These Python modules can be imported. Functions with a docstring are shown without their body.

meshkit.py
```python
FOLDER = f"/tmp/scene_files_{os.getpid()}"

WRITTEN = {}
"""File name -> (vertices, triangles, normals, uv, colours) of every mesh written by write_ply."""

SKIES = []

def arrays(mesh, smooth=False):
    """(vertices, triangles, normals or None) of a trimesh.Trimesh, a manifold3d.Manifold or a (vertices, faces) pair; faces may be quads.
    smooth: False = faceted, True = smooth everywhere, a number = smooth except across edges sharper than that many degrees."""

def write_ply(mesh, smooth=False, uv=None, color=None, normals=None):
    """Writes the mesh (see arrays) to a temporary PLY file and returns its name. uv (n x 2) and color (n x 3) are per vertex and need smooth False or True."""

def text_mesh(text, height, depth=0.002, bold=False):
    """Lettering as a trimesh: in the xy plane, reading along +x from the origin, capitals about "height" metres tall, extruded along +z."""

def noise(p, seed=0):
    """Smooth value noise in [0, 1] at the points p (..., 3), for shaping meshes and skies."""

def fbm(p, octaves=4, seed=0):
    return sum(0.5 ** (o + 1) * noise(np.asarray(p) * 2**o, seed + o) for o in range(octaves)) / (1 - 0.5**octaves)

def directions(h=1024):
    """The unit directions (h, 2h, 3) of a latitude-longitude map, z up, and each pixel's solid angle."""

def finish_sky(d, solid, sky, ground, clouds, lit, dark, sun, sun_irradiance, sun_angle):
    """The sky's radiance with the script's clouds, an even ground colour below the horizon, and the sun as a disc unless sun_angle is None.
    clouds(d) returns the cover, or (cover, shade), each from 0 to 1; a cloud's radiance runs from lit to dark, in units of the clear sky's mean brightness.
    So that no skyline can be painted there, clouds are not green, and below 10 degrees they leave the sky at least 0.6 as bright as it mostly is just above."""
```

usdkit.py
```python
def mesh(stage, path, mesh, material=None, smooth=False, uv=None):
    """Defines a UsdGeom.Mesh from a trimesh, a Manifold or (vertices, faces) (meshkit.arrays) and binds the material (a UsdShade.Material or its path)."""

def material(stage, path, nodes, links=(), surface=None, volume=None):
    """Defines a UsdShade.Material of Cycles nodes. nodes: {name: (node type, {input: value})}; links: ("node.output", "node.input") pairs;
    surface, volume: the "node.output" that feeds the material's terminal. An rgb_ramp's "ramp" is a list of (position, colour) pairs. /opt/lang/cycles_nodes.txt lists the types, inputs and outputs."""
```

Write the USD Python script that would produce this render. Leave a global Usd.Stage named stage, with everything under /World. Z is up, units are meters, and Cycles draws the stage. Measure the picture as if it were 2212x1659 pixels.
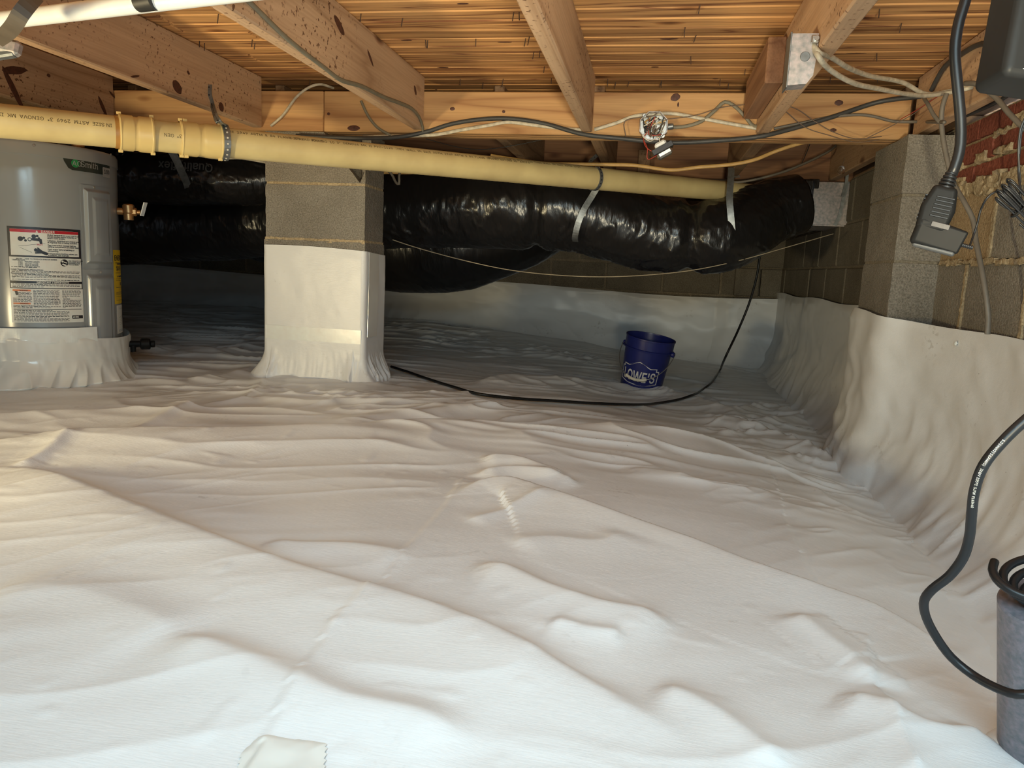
import math, random, numpy as np, trimesh, usdkit, meshkit
import manifold3d as m3
from shapely.geometry import Polygon, Point, box as sbox
from scipy.interpolate import RBFInterpolator, RegularGridInterpolator
from scipy.spatial import cKDTree
from pxr import Usd, UsdGeom, UsdLux, UsdShade, Gf, Sdf

random.seed(7); rng = np.random.default_rng(7)
stage = Usd.Stage.CreateInMemory()
UsdGeom.SetStageUpAxis(stage, UsdGeom.Tokens.z); UsdGeom.SetStageMetersPerUnit(stage, 1.0)
stage.SetDefaultPrim(UsdGeom.Xform.Define(stage, '/World').GetPrim())

# ------------------------------------------------------------------ camera, light, exposure
# x runs along the girder, y along the joists (away from the camera), z up; the camera stands at the origin
FPX, YAW, PITCH, ROLL = 1622.35, 0.17642, 0.15377, 0.04532
EXPOSURE = 0.2
DAYLIGHT_I, DAYLIGHT_C = 16.5, (0.60, 0.88, 1.0)
LAMPS = [(280.0, (1.0, 0.82, 0.47), (-1.90, 0.50, -0.34), (-0.30, 2.40, 0.95), 58.0),      # intensity, colour, place, aim, cone
         (560.0, (1.0, 0.87, 0.60), (0.20, -0.34, -0.12), (-0.05, 2.20, 1.10), 37.0)]
SKY_I = 0.35

def cam_axes():
    cy, sy, cp, sp = math.cos(YAW), math.sin(YAW), math.cos(PITCH), math.sin(PITCH)
    f = np.array([-sy * cp, cy * cp, -sp]); r = np.array([cy, sy, 0.0]); u = np.cross(r, f)
    c, s = math.cos(ROLL), math.sin(ROLL)
    return np.array([c * r + s * u, -s * r + c * u, f])
CAM = cam_axes()
cam = UsdGeom.Camera.Define(stage, '/World/camera')
cam.CreateHorizontalApertureAttr(36.0); cam.CreateVerticalApertureAttr(27.0)
cam.CreateFocalLengthAttr(36.0 * FPX / 2212.0); cam.CreateClippingRangeAttr(Gf.Vec2f(0.02, 100))
cam.CreateExposureAttr(EXPOSURE)
mt = Gf.Matrix4d(1.0)
mt.SetRow(0, Gf.Vec4d(*map(float, CAM[0]), 0)); mt.SetRow(1, Gf.Vec4d(*map(float, CAM[1]), 0)); mt.SetRow(2, Gf.Vec4d(*map(float, -CAM[2]), 0))
cam.AddTransformOp().Set(mt)

sky = UsdLux.DomeLight.Define(stage, '/World/sky'); sky.CreateIntensityAttr(SKY_I); sky.CreateColorAttr(Gf.Vec3f(0.75, 0.87, 1.0))
unseen_daylight = UsdLux.RectLight.Define(stage, '/World/hatch_daylight')            # daylight from an unseen hatch behind the camera, placed to light the foreground
unseen_daylight.CreateWidthAttr(1.25); unseen_daylight.CreateHeightAttr(0.62); unseen_daylight.CreateIntensityAttr(DAYLIGHT_I); unseen_daylight.CreateColorAttr(Gf.Vec3f(*DAYLIGHT_C))
unseen_daylight.AddTranslateOp().Set(Gf.Vec3d(0.12, -0.64, 0.61)); unseen_daylight.AddRotateXOp().Set(24.0)

LAMP_AX = []
for _n, (_I, _c, _p, _a, _cone) in enumerate(LAMPS):             # two unseen lamps, placed to light the pillar side and the ceiling
    lamp = UsdLux.SphereLight.Define(stage, f'/World/work_lamp_light_{_n + 1:03d}')
    lamp.CreateRadiusAttr(0.09); lamp.CreateIntensityAttr(_I); lamp.CreateColorAttr(Gf.Vec3f(*_c))
    sh_ = UsdLux.ShapingAPI.Apply(lamp.GetPrim()); sh_.CreateShapingConeAngleAttr(_cone); sh_.CreateShapingConeSoftnessAttr(1.0)
    _f = np.array(_a) - np.array(_p); _f /= np.linalg.norm(_f); _r = np.cross(_f, [0, 0, 1.0]); _r /= np.linalg.norm(_r); _u = np.cross(_r, _f); LAMP_AX.append((_r, _u, _f))
    _m = Gf.Matrix4d(1.0)
    for _k, _v in enumerate((_r, _u, -_f, _p)): _m.SetRow(_k, Gf.Vec4d(*map(float, _v), 1.0 if _k == 3 else 0.0))
    lamp.AddTransformOp().Set(_m)

def ray(x, y): return CAM.T @ np.array([(x - 1106) / FPX, -(y - 829.5) / FPX, 1.0])
def Pz(x, y, z): d = ray(x, y); return d * (z / d[2])
def Py(x, y, Y): d = ray(x, y); return d * (Y / d[1])
def Px(x, y, X): d = ray(x, y); return d * (X / d[0])
def PY(pts): return [Py(*p) for p in pts]

# ------------------------------------------------------------------ helpers
def numbered(path):
    if not stage.GetPrimAtPath(path): return path
    k = 1
    while stage.GetPrimAtPath(f'{path}_{k:03d}'): k += 1
    return f'{path}_{k:03d}'

def setd(prim, **kw):
    for k, v in kw.items():
        if v: prim.SetCustomDataByKey(k, v)
    return prim

ORIG = {}
def thing(name, label, cat, loc=(0, 0, 0), group=None, kind=None):
    x = UsdGeom.Xform.Define(stage, numbered('/World/' + name))
    x.AddTranslateOp().Set(Gf.Vec3d(*map(float, loc)))
    p = x.GetPrim(); ORIG[str(p.GetPath())] = np.array(loc, float)
    return setd(p, label=label, category=cat, group=group, kind=kind)

def arr(m):
    if isinstance(m, list): m = trimesh.util.concatenate([tm(q) for q in m])
    return tm(m)
def tm(m):
    if isinstance(m, trimesh.Trimesh): return m
    v, f, _ = meshkit.arrays(m); return trimesh.Trimesh(v, f, process=False)

def part(name, mesh, mat, parent, smooth=False, label=None, kind=None):
    """A mesh given in world coordinates, under a thing or under another part."""
    pp = str(parent.GetPath()); o = ORIG[pp]
    m = arr(mesh).copy(); m.vertices = m.vertices - o
    path = numbered(pp + '/' + name); ORIG[path] = o
    return setd(usdkit.mesh(stage, path, m, MATS[mat], smooth=smooth).GetPrim(), label=label, kind=kind)

def parts(name, meshes, mat, parent, **k): return [part(name, q, mat, parent, **k) for q in meshes]

def single(name, label, cat, mesh, mat, smooth=False, group=None, kind=None):
    path = numbered('/World/' + name); ORIG[path] = np.zeros(3)
    return setd(usdkit.mesh(stage, path, arr(mesh), MATS[mat], smooth=smooth).GetPrim(), label=label, category=cat, group=group, kind=kind)

def bx(x0, x1, y0, y1, z0, z1, ch=0.003):
    x0, x1 = sorted((x0, x1)); y0, y1 = sorted((y0, y1)); z0, z1 = sorted((z0, z1))
    ch = min(ch, .45 * min(x1 - x0, y1 - y0, z1 - z0))
    if ch <= 0: 
        b = trimesh.creation.box((x1 - x0, y1 - y0, z1 - z0)); b.apply_translation(((x0 + x1) / 2, (y0 + y1) / 2, (z0 + z1) / 2)); return b
    pts = []
    for sx in (0, 1):
        for sy in (0, 1):
            for sz in (0, 1):
                c = np.array([(x0, x1)[sx], (y0, y1)[sy], (z0, z1)[sz]], float)
                i = np.array([1 - 2 * sx, 1 - 2 * sy, 1 - 2 * sz]) * ch
                for k in range(3):
                    o = i.copy(); o[k] = 0; pts.append(c + o)
    return trimesh.convex.convex_hull(np.array(pts))

def obx(c, ax, half, ch=0.002):
    """Chamfered box at c, with axes ax (rows) and half sizes."""
    b = bx(-half[0], half[0], -half[1], half[1], -half[2], half[2], ch)
    b.vertices = b.vertices @ np.array(ax) + np.array(c); return b

def rough(b, step, amp, scale=40, seed=0):
    """A box cut into small triangles and pushed about by noise: masonry and mortar."""
    x0, x1, y0, y1, z0, z1 = b
    m = m3.Manifold.cube((x1 - x0, y1 - y0, z1 - z0)).translate((x0, y0, z0)).refine_to_length(step)
    t = tm(m); v = t.vertices
    n = np.stack([meshkit.fbm(v * scale + 9.1 * k, 3, seed + k) for k in range(3)], 1) - .5
    t.vertices = v + n * 2 * amp; return t

def spline(P, step=0.02):
    P = np.array(P, float)
    if len(P) < 3:
        n = max(2, int(np.linalg.norm(P[1] - P[0]) / step)); t = np.linspace(0, 1, n)[:, None]; return P[0] * (1 - t) + P[1] * t
    Q = np.vstack([2 * P[0] - P[1], P, 2 * P[-1] - P[-2]]); out = []
    for i in range(1, len(Q) - 2):
        p0, p1, p2, p3 = Q[i - 1:i + 3]
        d = [max(np.linalg.norm(b - a), 1e-6) ** .5 for a, b in ((p0, p1), (p1, p2), (p2, p3))]
        m1 = ((p1 - p0) / d[0] - (p2 - p0) / (d[0] + d[1]) + (p2 - p1) / d[1]) * d[1]
        m2 = ((p2 - p1) / d[1] - (p3 - p1) / (d[1] + d[2]) + (p3 - p2) / d[2]) * d[1]
        n = max(2, int(np.linalg.norm(p2 - p1) / step)); t = (np.arange(n) / n)[:, None]
        out.append((2 * t**3 - 3 * t**2 + 1) * p1 + (t**3 - 2 * t**2 + t) * m1 + (-2 * t**3 + 3 * t**2) * p2 + (t**3 - t**2) * m2)
    return np.vstack(out + [P[-1:]])

def frames(C, up=None):
    T = np.gradient(C, axis=0); T /= np.linalg.norm(T, axis=1, keepdims=True) + 1e-12
    n = np.array(up, float) if up is not None else np.array([0, 0, 1.0])
    if abs(T[0] @ n) > .95: n = np.array([0, 1.0, 0]) if abs(T[0][1]) < .9 else np.array([1.0, 0, 0])
    N = []
    for t in T:
        n = n - t * (n @ t); n /= np.linalg.norm(n) + 1e-12; N.append(n)
    N = np.array(N); return T, N, np.cross(T, N)

def sweep(C, prof, up=None, scale=None, closed=True):
    """Sweeps a closed 2-D profile (k x 2, along N and B) along the points C; capped at both ends."""
    C = np.asarray(C, float); prof = np.asarray(prof, float); T, N, B = frames(C, up); k = len(prof)
    s = np.ones(len(C)) if scale is None else np.asarray(scale)
    V = C[:, None] + s[:, None, None] * (prof[None, :, :1] * N[:, None] + prof[None, :, 1:] * B[:, None])
    V = V.reshape(-1, 3); i = np.arange(len(C) - 1)[:, None] * k; j = np.arange(k)[None]
    a, b = (i + j).ravel(), (i + (j + 1) % k).ravel(); F = np.vstack([np.stack([a, b, b + k], 1), np.stack([a, b + k, a + k], 1)])
    e = len(V); V = np.vstack([V, C[:1], C[-1:]]); j = np.arange(k); l = (len(C) - 1) * k
    F = np.vstack([F, np.stack([np.full(k, e), (j + 1) % k, j], 1), np.stack([np.full(k, e + 1), l + j, l + (j + 1) % k], 1)])
    t = trimesh.Trimesh(V, F, process=False)
    return t
def circ(r, n=10, ry=None): a = np.arange(n) / n * 2 * math.pi; return np.stack([r * np.cos(a), (ry or r) * np.sin(a)], 1)
def rect(a, b): return np.array([[a, b], [-a, b], [-a, -b], [a, -b]])
def tube(P, r, n=10, step=.015, up=None, ry=None): return sweep(spline(P, step), circ(r, n, ry), up)
def ribbon(P, w, t, up, step=.01): return sweep(spline(P, step), rect(t / 2, w / 2), up)

def lathe(prof, n=48): return trimesh.creation.revolve(np.array(prof, float), sections=n)
def put(m, c, ax=None):
    m = tm(m).copy()
    if ax is not None: m.vertices = m.vertices @ np.array(ax)
    m.vertices = m.vertices + np.array(c); return m
def cyl(a, b, r, n=16, ch=0.0):
    a, b = np.array(a, float), np.array(b, float); L = np.linalg.norm(b - a); c = min(ch, r * .5, L * .4)
    prof = [(0, 0), (r - c, 0), (r, c), (r, L - c), (r - c, L), (0, L)] if c > 0 else [(0, 0), (r, 0), (r, L), (0, L)]
    m = lathe(prof, n); d = (b - a) / L; u = np.array([1.0, 0, 0]) if abs(d[0]) < .9 else np.array([0, 1.0, 0])
    x = np.cross(u, d); x /= np.linalg.norm(x); y = np.cross(d, x)
    return put(m, a, [x, y, d])

# ------------------------------------------------------------------ materials
MATS = {}
def mat(name, nodes, links, surface='p.BSDF'):
    MATS[name] = usdkit.material(stage, '/World/Looks/' + name, nodes, links, surface=surface)

def plain(name, col, rough=.5, metal=0., **kw):
    n = {'tc': ('texture_coordinate', {}), 'n': ('noise_texture', {'scale': kw.pop('nscale', 30.), 'detail': 4.}),
         'r': ('rgb_ramp', {'ramp': [(.25, tuple(c * kw.get('lo', .82) for c in col)), (.75, tuple(min(1, c * kw.pop('hi', 1.1)) for c in col))]}),
         'b': ('bump', {'strength': kw.pop('bump', .15), 'distance': .002}), 'p': ('principled_bsdf', {'roughness': rough, 'metallic': metal})}
    kw.pop('lo', None); n['p'][1].update(kw)
    mat(name, n, [('tc.object', 'n.vector'), ('n.fac', 'r.fac'), ('r.color', 'p.base_color'), ('n.fac', 'b.height'), ('b.normal', 'p.normal')])

def wood(name, light, dark, axis, rings=16., across=9., fine=.35, spots=0., tint=.25, rough=.7, knots=.0, along=.55):
    """Flat-sawn softwood: contour lines of a stretched noise, fibres, a few knots and insect specks; every piece shifted by its own random number."""
    sc = [across, across, across]; sc[axis] = along
    fs = [170., 170., 170.]; fs[axis] = 5.
    ks = [7., 7., 7.]; ks[axis] = 2.6
    n = {'tc': ('texture_coordinate', {}), 'oi': ('object_info', {}),
         'cx': ('combine_xyz', {}), 'm1': ('math', {'math_type': 'multiply', 'value2': 37.}), 'm2': ('math', {'math_type': 'multiply', 'value2': 91.}), 'm3': ('math', {'math_type': 'multiply', 'value2': 53.}),
         'ad': ('vector_math', {'math_type': 'add'}),
         'mp': ('mapping', {'scale': tuple(sc)}), 'mf': ('mapping', {'scale': tuple(fs)}), 'mk': ('mapping', {'scale': tuple(ks)}),
         'n1': ('noise_texture', {'scale': .55, 'detail': 2., 'roughness': .45}), 'mr': ('math', {'math_type': 'multiply', 'value2': rings}), 'fr': ('math', {'math_type': 'pingpong', 'value2': 1.}),
         'n2': ('noise_texture', {'scale': 1., 'detail': 3.}),
         'r1': ('rgb_ramp', {'ramp': [(0., light), (.55, tuple(a * .8 + b * .2 for a, b in zip(light, dark))), (.86, tuple(a * .45 + b * .55 for a, b in zip(light, dark))), (1., dark)]}),
         'r2': ('rgb_ramp', {'ramp': [(.3, (.72, .70, .68)), (.62, (1., 1., 1.))]}),
         'x1': ('mix', {'mix_type': 'multiply', 'fac': fine * 2}),
         'vk': ('voronoi_texture', {'scale': 1.}), 'rk': ('rgb_ramp', {'ramp': [(0., (.10, .055, .035)), (.05, (.16, .08, .045)), (.085, (.55, .42, .35)), (.13, (1., 1., 1.))]}), 'x2': ('mix', {'mix_type': 'multiply', 'fac': knots}),
         'ns': ('noise_texture', {'scale': 95., 'detail': 1.}), 'nm': ('noise_texture', {'scale': 3.5, 'detail': 2.}), 'rm': ('rgb_ramp', {'ramp': [(.42, (0, 0, 0)), (.58, (1, 1, 1))]}),
         'rs': ('rgb_ramp', {'ramp': [(.31, (.18, .10, .07)), (.37, (1, 1, 1))]}), 'sm': ('math', {'math_type': 'multiply', 'value2': spots}), 'x3': ('mix', {'mix_type': 'multiply'}),
         'nt': ('noise_texture', {'scale': 1.4, 'detail': 2.}), 'rt': ('rgb_ramp', {'ramp': [(.3, (.78, .74, .70)), (.7, (1.06, 1.04, 1.0))]}), 'x4': ('mix', {'mix_type': 'multiply', 'fac': tint * 2}),
         'ro': ('rgb_ramp', {'ramp': [(0., (.74, .70, .66)), (.5, (1., .98, .95)), (1., (1.12, 1.06, .98))]}), 'x5': ('mix', {'mix_type': 'multiply', 'fac': min(1., tint * 3)}),
         'b': ('bump', {'strength': .35, 'distance': .0015}), 'p': ('principled_bsdf', {'roughness': rough, 'specular_ior_level': .3})}
    L = [('oi.random', 'm1.value1'), ('oi.random', 'm2.value1'), ('oi.random', 'm3.value1'), ('m1.value', 'cx.x'), ('m2.value', 'cx.y'), ('m3.value', 'cx.z'),
         ('tc.object', 'ad.vector1'), ('cx.vector', 'ad.vector2'), ('ad.vector', 'mp.vector'), ('ad.vector', 'mf.vector'), ('ad.vector', 'mk.vector'),
         ('mp.vector', 'n1.vector'), ('n1.fac', 'mr.value1'), ('mr.value', 'fr.value1'), ('fr.value', 'r1.fac'), ('mf.vector', 'n2.vector'), ('n2.fac', 'r2.fac'),
         ('r1.color', 'x1.color1'), ('r2.color', 'x1.color2'), ('mk.vector', 'vk.vector'), ('vk.distance', 'rk.fac'), ('x1.color', 'x2.color1'), ('rk.color', 'x2.color2'),
         ('ad.vector', 'ns.vector'), ('ns.fac', 'rs.fac'), ('ad.vector', 'nm.vector'), ('nm.fac', 'rm.fac'), ('rm.color', 'sm.value1'), ('sm.value', 'x3.fac'), ('x2.color', 'x3.color1'), ('rs.color', 'x3.color2'),
         ('ad.vector', 'nt.vector'), ('nt.fac', 'rt.fac'), ('x3.color', 'x4.color1'), ('rt.color', 'x4.color2'), ('oi.random', 'ro.fac'), ('x4.color', 'x5.color1'), ('ro.color', 'x5.color2'),
         ('x5.color', 'p.base_color'), ('n2.fac', 'b.height'), ('b.normal', 'p.normal')]
    mat(name, n, L)

wood('subfloor_wood', (.80, .455, .195), (.25, .105, .05), 0, rings=13., across=30., along=1.5, fine=.4, knots=.8, tint=.3, rough=.6)
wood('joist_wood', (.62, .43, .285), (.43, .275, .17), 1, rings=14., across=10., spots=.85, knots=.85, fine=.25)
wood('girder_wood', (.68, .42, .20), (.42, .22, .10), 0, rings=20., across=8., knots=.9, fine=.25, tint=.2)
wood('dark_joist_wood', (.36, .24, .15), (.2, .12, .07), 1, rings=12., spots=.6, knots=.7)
wood('red_wood', (.33, .18, .10), (.17, .08, .045), 0, rings=14., knots=.8)
wood('block_wood', (.42, .235, .135), (.27, .14, .08), 1, rings=14.)

def masonry(name, a, b, c=None, sc=220., bump=.6, stain=(.75, .72, .68)):
    n = {'tc': ('texture_coordinate', {}), 'oi': ('object_info', {}), 'n': ('noise_texture', {'scale': sc, 'detail': 3., 'roughness': .65}), 'v': ('voronoi_texture', {'scale': sc * .55}),
         'r': ('rgb_ramp', {'ramp': [(.32, b), (.5, tuple((x + y) / 2 for x, y in zip(a, b))), (.68, a)]}),
         'rv': ('rgb_ramp', {'ramp': [(.0, (.45, .43, .4)), (.25, (1, 1, 1))]}), 'x0': ('mix', {'mix_type': 'multiply', 'fac': .5}),
         'n2': ('noise_texture', {'scale': 4.5, 'detail': 4., 'roughness': .6}), 'r2': ('rgb_ramp', {'ramp': [(.32, stain), (.62, (1.05, 1.03, 1.0))]}), 'x': ('mix', {'mix_type': 'multiply', 'fac': .85}),
         'ro': ('rgb_ramp', {'ramp': [(0, (.86, .85, .84)), (1, (1.08, 1.06, 1.03))]}), 'x2': ('mix', {'mix_type': 'multiply', 'fac': .9}),
         'mx': ('math', {'math_type': 'add'}), 'b': ('bump', {'strength': bump, 'distance': .003}), 'p': ('principled_bsdf', {'roughness': .9, 'specular_ior_level': .15})}
    mat(name, n, [('tc.object', 'n.vector'), ('tc.object', 'v.vector'), ('n.fac', 'r.fac'), ('v.distance', 'rv.fac'), ('r.color', 'x0.color1'), ('rv.color', 'x0.color2'), ('tc.object', 'n2.vector'), ('n2.fac', 'r2.fac'),
         ('x0.color', 'x.color1'), ('r2.color', 'x.color2'), ('oi.random', 'ro.fac'), ('x.color', 'x2.color1'), ('ro.color', 'x2.color2'), ('x2.color', 'p.base_color'),
         ('n.fac', 'mx.value1'), ('v.distance', 'mx.value2'), ('mx.value', 'b.height'), ('b.normal', 'p.normal')])
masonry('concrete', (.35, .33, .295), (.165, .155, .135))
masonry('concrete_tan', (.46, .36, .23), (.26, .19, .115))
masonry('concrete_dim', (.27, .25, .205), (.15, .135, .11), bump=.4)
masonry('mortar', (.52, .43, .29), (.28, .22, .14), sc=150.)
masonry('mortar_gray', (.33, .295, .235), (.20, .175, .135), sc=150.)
masonry('brick', (.30, .105, .075), (.17, .05, .035), sc=120., stain=(.7, .62, .6))

# white woven-reinforced polyethylene
n = {'tc': ('texture_coordinate', {}), 'n': ('noise_texture', {'scale': 2.2, 'detail': 3.}), 'r': ('rgb_ramp', {'ramp': [(.3, (.755, .765, .77)), (.7, (.81, .825, .835))]}),
     'ns': ('noise_texture', {'scale': 60., 'detail': 2.}), 'nm': ('noise_texture', {'scale': 5., 'detail': 3.}), 'rm': ('rgb_ramp', {'ramp': [(.60, (0, 0, 0)), (.72, (1, 1, 1))]}),
     'rs': ('rgb_ramp', {'ramp': [(.34, (.30, .24, .17)), (.42, (1, 1, 1))]}), 'sm': ('math', {'math_type': 'multiply', 'value2': .28}), 'x': ('mix', {'mix_type': 'multiply'}),
     'vd': ('voronoi_texture', {'scale': 24.}), 'rd': ('rgb_ramp', {'ramp': [(.0, (.12, .10, .08)), (.026, (.15, .12, .1)), (.045, (1, 1, 1))]}), 'nd': ('noise_texture', {'scale': 1.7}), 'rdm': ('rgb_ramp', {'ramp': [(.62, (0, 0, 0)), (.66, (.8, .8, .8))]}), 'xd': ('mix', {'mix_type': 'multiply'}),
     'mw': ('mapping', {'scale': (45., 420., 420.), 'rotation': (0, 0, .25)}), 'nw': ('noise_texture', {'scale': 1., 'detail': 2.}), 'nb': ('noise_texture', {'scale': 18., 'detail': 3.}), 'am': ('math', {'math_type': 'multiply', 'value2': 5.}), 'aa': ('math', {'math_type': 'add'}),
     'b': ('bump', {'strength': .22, 'distance': .0012}), 'p': ('principled_bsdf', {'roughness': .36, 'specular_ior_level': .45})}
mat('liner', n, [('tc.object', 'n.vector'), ('n.fac', 'r.fac'), ('tc.object', 'ns.vector'), ('ns.fac', 'rs.fac'), ('tc.object', 'nm.vector'), ('nm.fac', 'rm.fac'), ('rm.color', 'sm.value1'), ('sm.value', 'x.fac'),
     ('r.color', 'x.color1'), ('rs.color', 'x.color2'), ('tc.object', 'vd.vector'), ('vd.distance', 'rd.fac'), ('tc.object', 'nd.vector'), ('nd.fac', 'rdm.fac'), ('rdm.color', 'xd.fac'), ('x.color', 'xd.color1'), ('rd.color', 'xd.color2'), ('xd.color', 'p.base_color'),
     ('tc.object', 'mw.vector'), ('mw.vector', 'nw.vector'), ('tc.object', 'nb.vector'), ('nb.fac', 'am.value1'), ('am.value', 'aa.value1'), ('nw.fac', 'aa.value2'), ('aa.value', 'b.height'), ('b.normal', 'p.normal')])
plain('liner_shiny', (.78, .76, .72), .2, nscale=8., bump=.3, lo=.94, hi=1.04)
plain('tape', (.80, .80, .78), .25, lo=.95, hi=1.03)

n = {'tc': ('texture_coordinate', {}), 'mp': ('mapping', {'scale': (38., 9., 9.)}), 'n': ('noise_texture', {'scale': 1., 'detail': 4., 'roughness': .6}), 'b': ('bump', {'strength': .5, 'distance': .006}),
     'p': ('principled_bsdf', {'base_color': (.011, .011, .012), 'roughness': .24, 'specular_ior_level': .55})}
mat('black_poly', n, [('tc.object', 'mp.vector'), ('mp.vector', 'n.vector'), ('n.fac', 'b.height'), ('b.normal', 'p.normal')])
plain('duct_print', (.10, .10, .10), .5)
plain('black_rubber', (.010, .010, .011), .38, lo=.8, specular_ior_level=.35); plain('black_plastic', (.010, .010, .010), .5, specular_ior_level=.12)
plain('gray_cable', (.16, .14, .115), .5); plain('dark_cable', (.05, .05, .05), .5); plain('green_gray_cable', (.20, .18, .13), .55)
plain('white_cable', (.60, .54, .42), .45, nscale=60., lo=.55); plain('yellow_cable', (.55, .34, .12), .45)
plain('twine', (.42, .35, .24), .8); plain('red_wire', (.45, .06, .04), .4); plain('thin_wire', (.16, .11, .08), .5); plain('white_wire', (.72, .68, .58), .45); plain('black_wire', (.02, .02, .02), .4)
plain('pipe_cream', (.70, .55, .27), .38, nscale=11., lo=.84, hi=1.05); plain('fitting_yellow', (.75, .55, .235), .33, nscale=9., lo=.94, hi=1.03); plain('glue', (.42, .22, .06), .3)
plain('white_pvc', (.82, .82, .82), .3, lo=.97, hi=1.02); plain('galvanized', (.42, .455, .45), .38, .3, nscale=90., lo=.6, hi=1.4); plain('strap_metal', (.26, .28, .29), .42, .7, nscale=50., lo=.6)
plain('steel', (.55, .55, .53), .3, .9); plain('brass', (.62, .36, .16), .32, .85, nscale=40., lo=.7); plain('rust', (.07, .04, .025), .8); plain('strap_brown', (.10, .08, .06), .5)
plain('heater_gray', (.30, .305, .31), .22, nscale=1.5, lo=.98, hi=1.02, bump=.0, coat_weight=.4, coat_roughness=.12)
plain('badge_dark', (.035, .045, .04), .25); plain('badge_green', (.02, .30, .09), .35); plain('print_gray', (.36, .37, .37), .4)
plain('label_white', (.74, .71, .66), .3, lo=.98, hi=1.01, bump=0.); plain('ink', (.015, .014, .02), .35); plain('label_red', (.50, .015, .03), .3); plain('label_orange', (.75, .20, .06), .35); plain('label_yellow', (.80, .55, .02), .35)
plain('pipe_ink', (.12, .09, .04), .5); plain('bucket_blue', (.012, .018, .13), .33, lo=.9); plain('logo_white', (.62, .62, .62), .4); plain('handle_white', (.70, .66, .55), .4)
plain('scuffed_gray', (.15, .175, .20), .34, 0., nscale=140., lo=.6, hi=1.5, bump=.5); plain('gray_plastic', (.38, .38, .36), .5)
plain('dark_band', (.02, .02, .02), .5)
mat('glass', {'p': ('principled_bsdf', {'base_color': (.95, .95, .95), 'roughness': .03, 'transmission_weight': 1., 'ior': 1.45})}, [])

# ------------------------------------------------------------------ ground sheet: height field
JB, JT, GY, WX, FY = .475, .659, 2.71, .88, 5.55      # joist bottom and top, girder face, right wall face, far wall face
CTRL = np.array([(-.5, .3, -.50), (0, .5, -.50), (.5, .7, -.545), (-1.5, .5, -.50), (-3, .5, -.48), (0, -.6, -.5), (-2, -1.6, -.49), (.8, -.8, -.56), (0, -1.6, -.49), (.8, -1.6, -.53), (-4.8, -1.6, -.47), (0, 1.2, -.515), (-.6, 1.2, -.50), (-1.5, 1.5, -.485),
    (.7, 1.5, -.62), (.7, 2.2, -.66), (.5, 1.5, -.575), (.4, 2.2, -.575), (.92, 1, -.63), (.92, 3, -.68), (.92, 2, -.67), (-1.27, 2.7, -.465), (-1.27, 3.2, -.46), (-.9, 2.5, -.47), (-2.15, 2.3, -.46), (-3, 2.5, -.45),
    (0, 2.6, -.535), (0, 3.2, -.575), (0, 3.9, -.6), (.6, 3.2, -.63), (.8, 4.5, -.63), (.3, 5.5, -.58), (-.6, 5.5, -.5), (-1.5, 5.5, -.42), (-1, 4, -.5), (-2.5, 4, -.44), (-4.5, 5.4, -.4), (-2, 3.2, -.45), (-4.8, 2, -.45), (-4.8, -.8, -.47)])
BASE = RBFInterpolator(CTRL[:, :2], CTRL[:, 2], kernel='thin_plate_spline', smoothing=1e-4)
def ground0(px, py):
    z = -.5
    for _ in range(25):
        p = Pz(px, py, z); z = .5 * z + .5 * float(BASE(p[None, :2])[0])
    return Pz(px, py, z)

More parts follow.
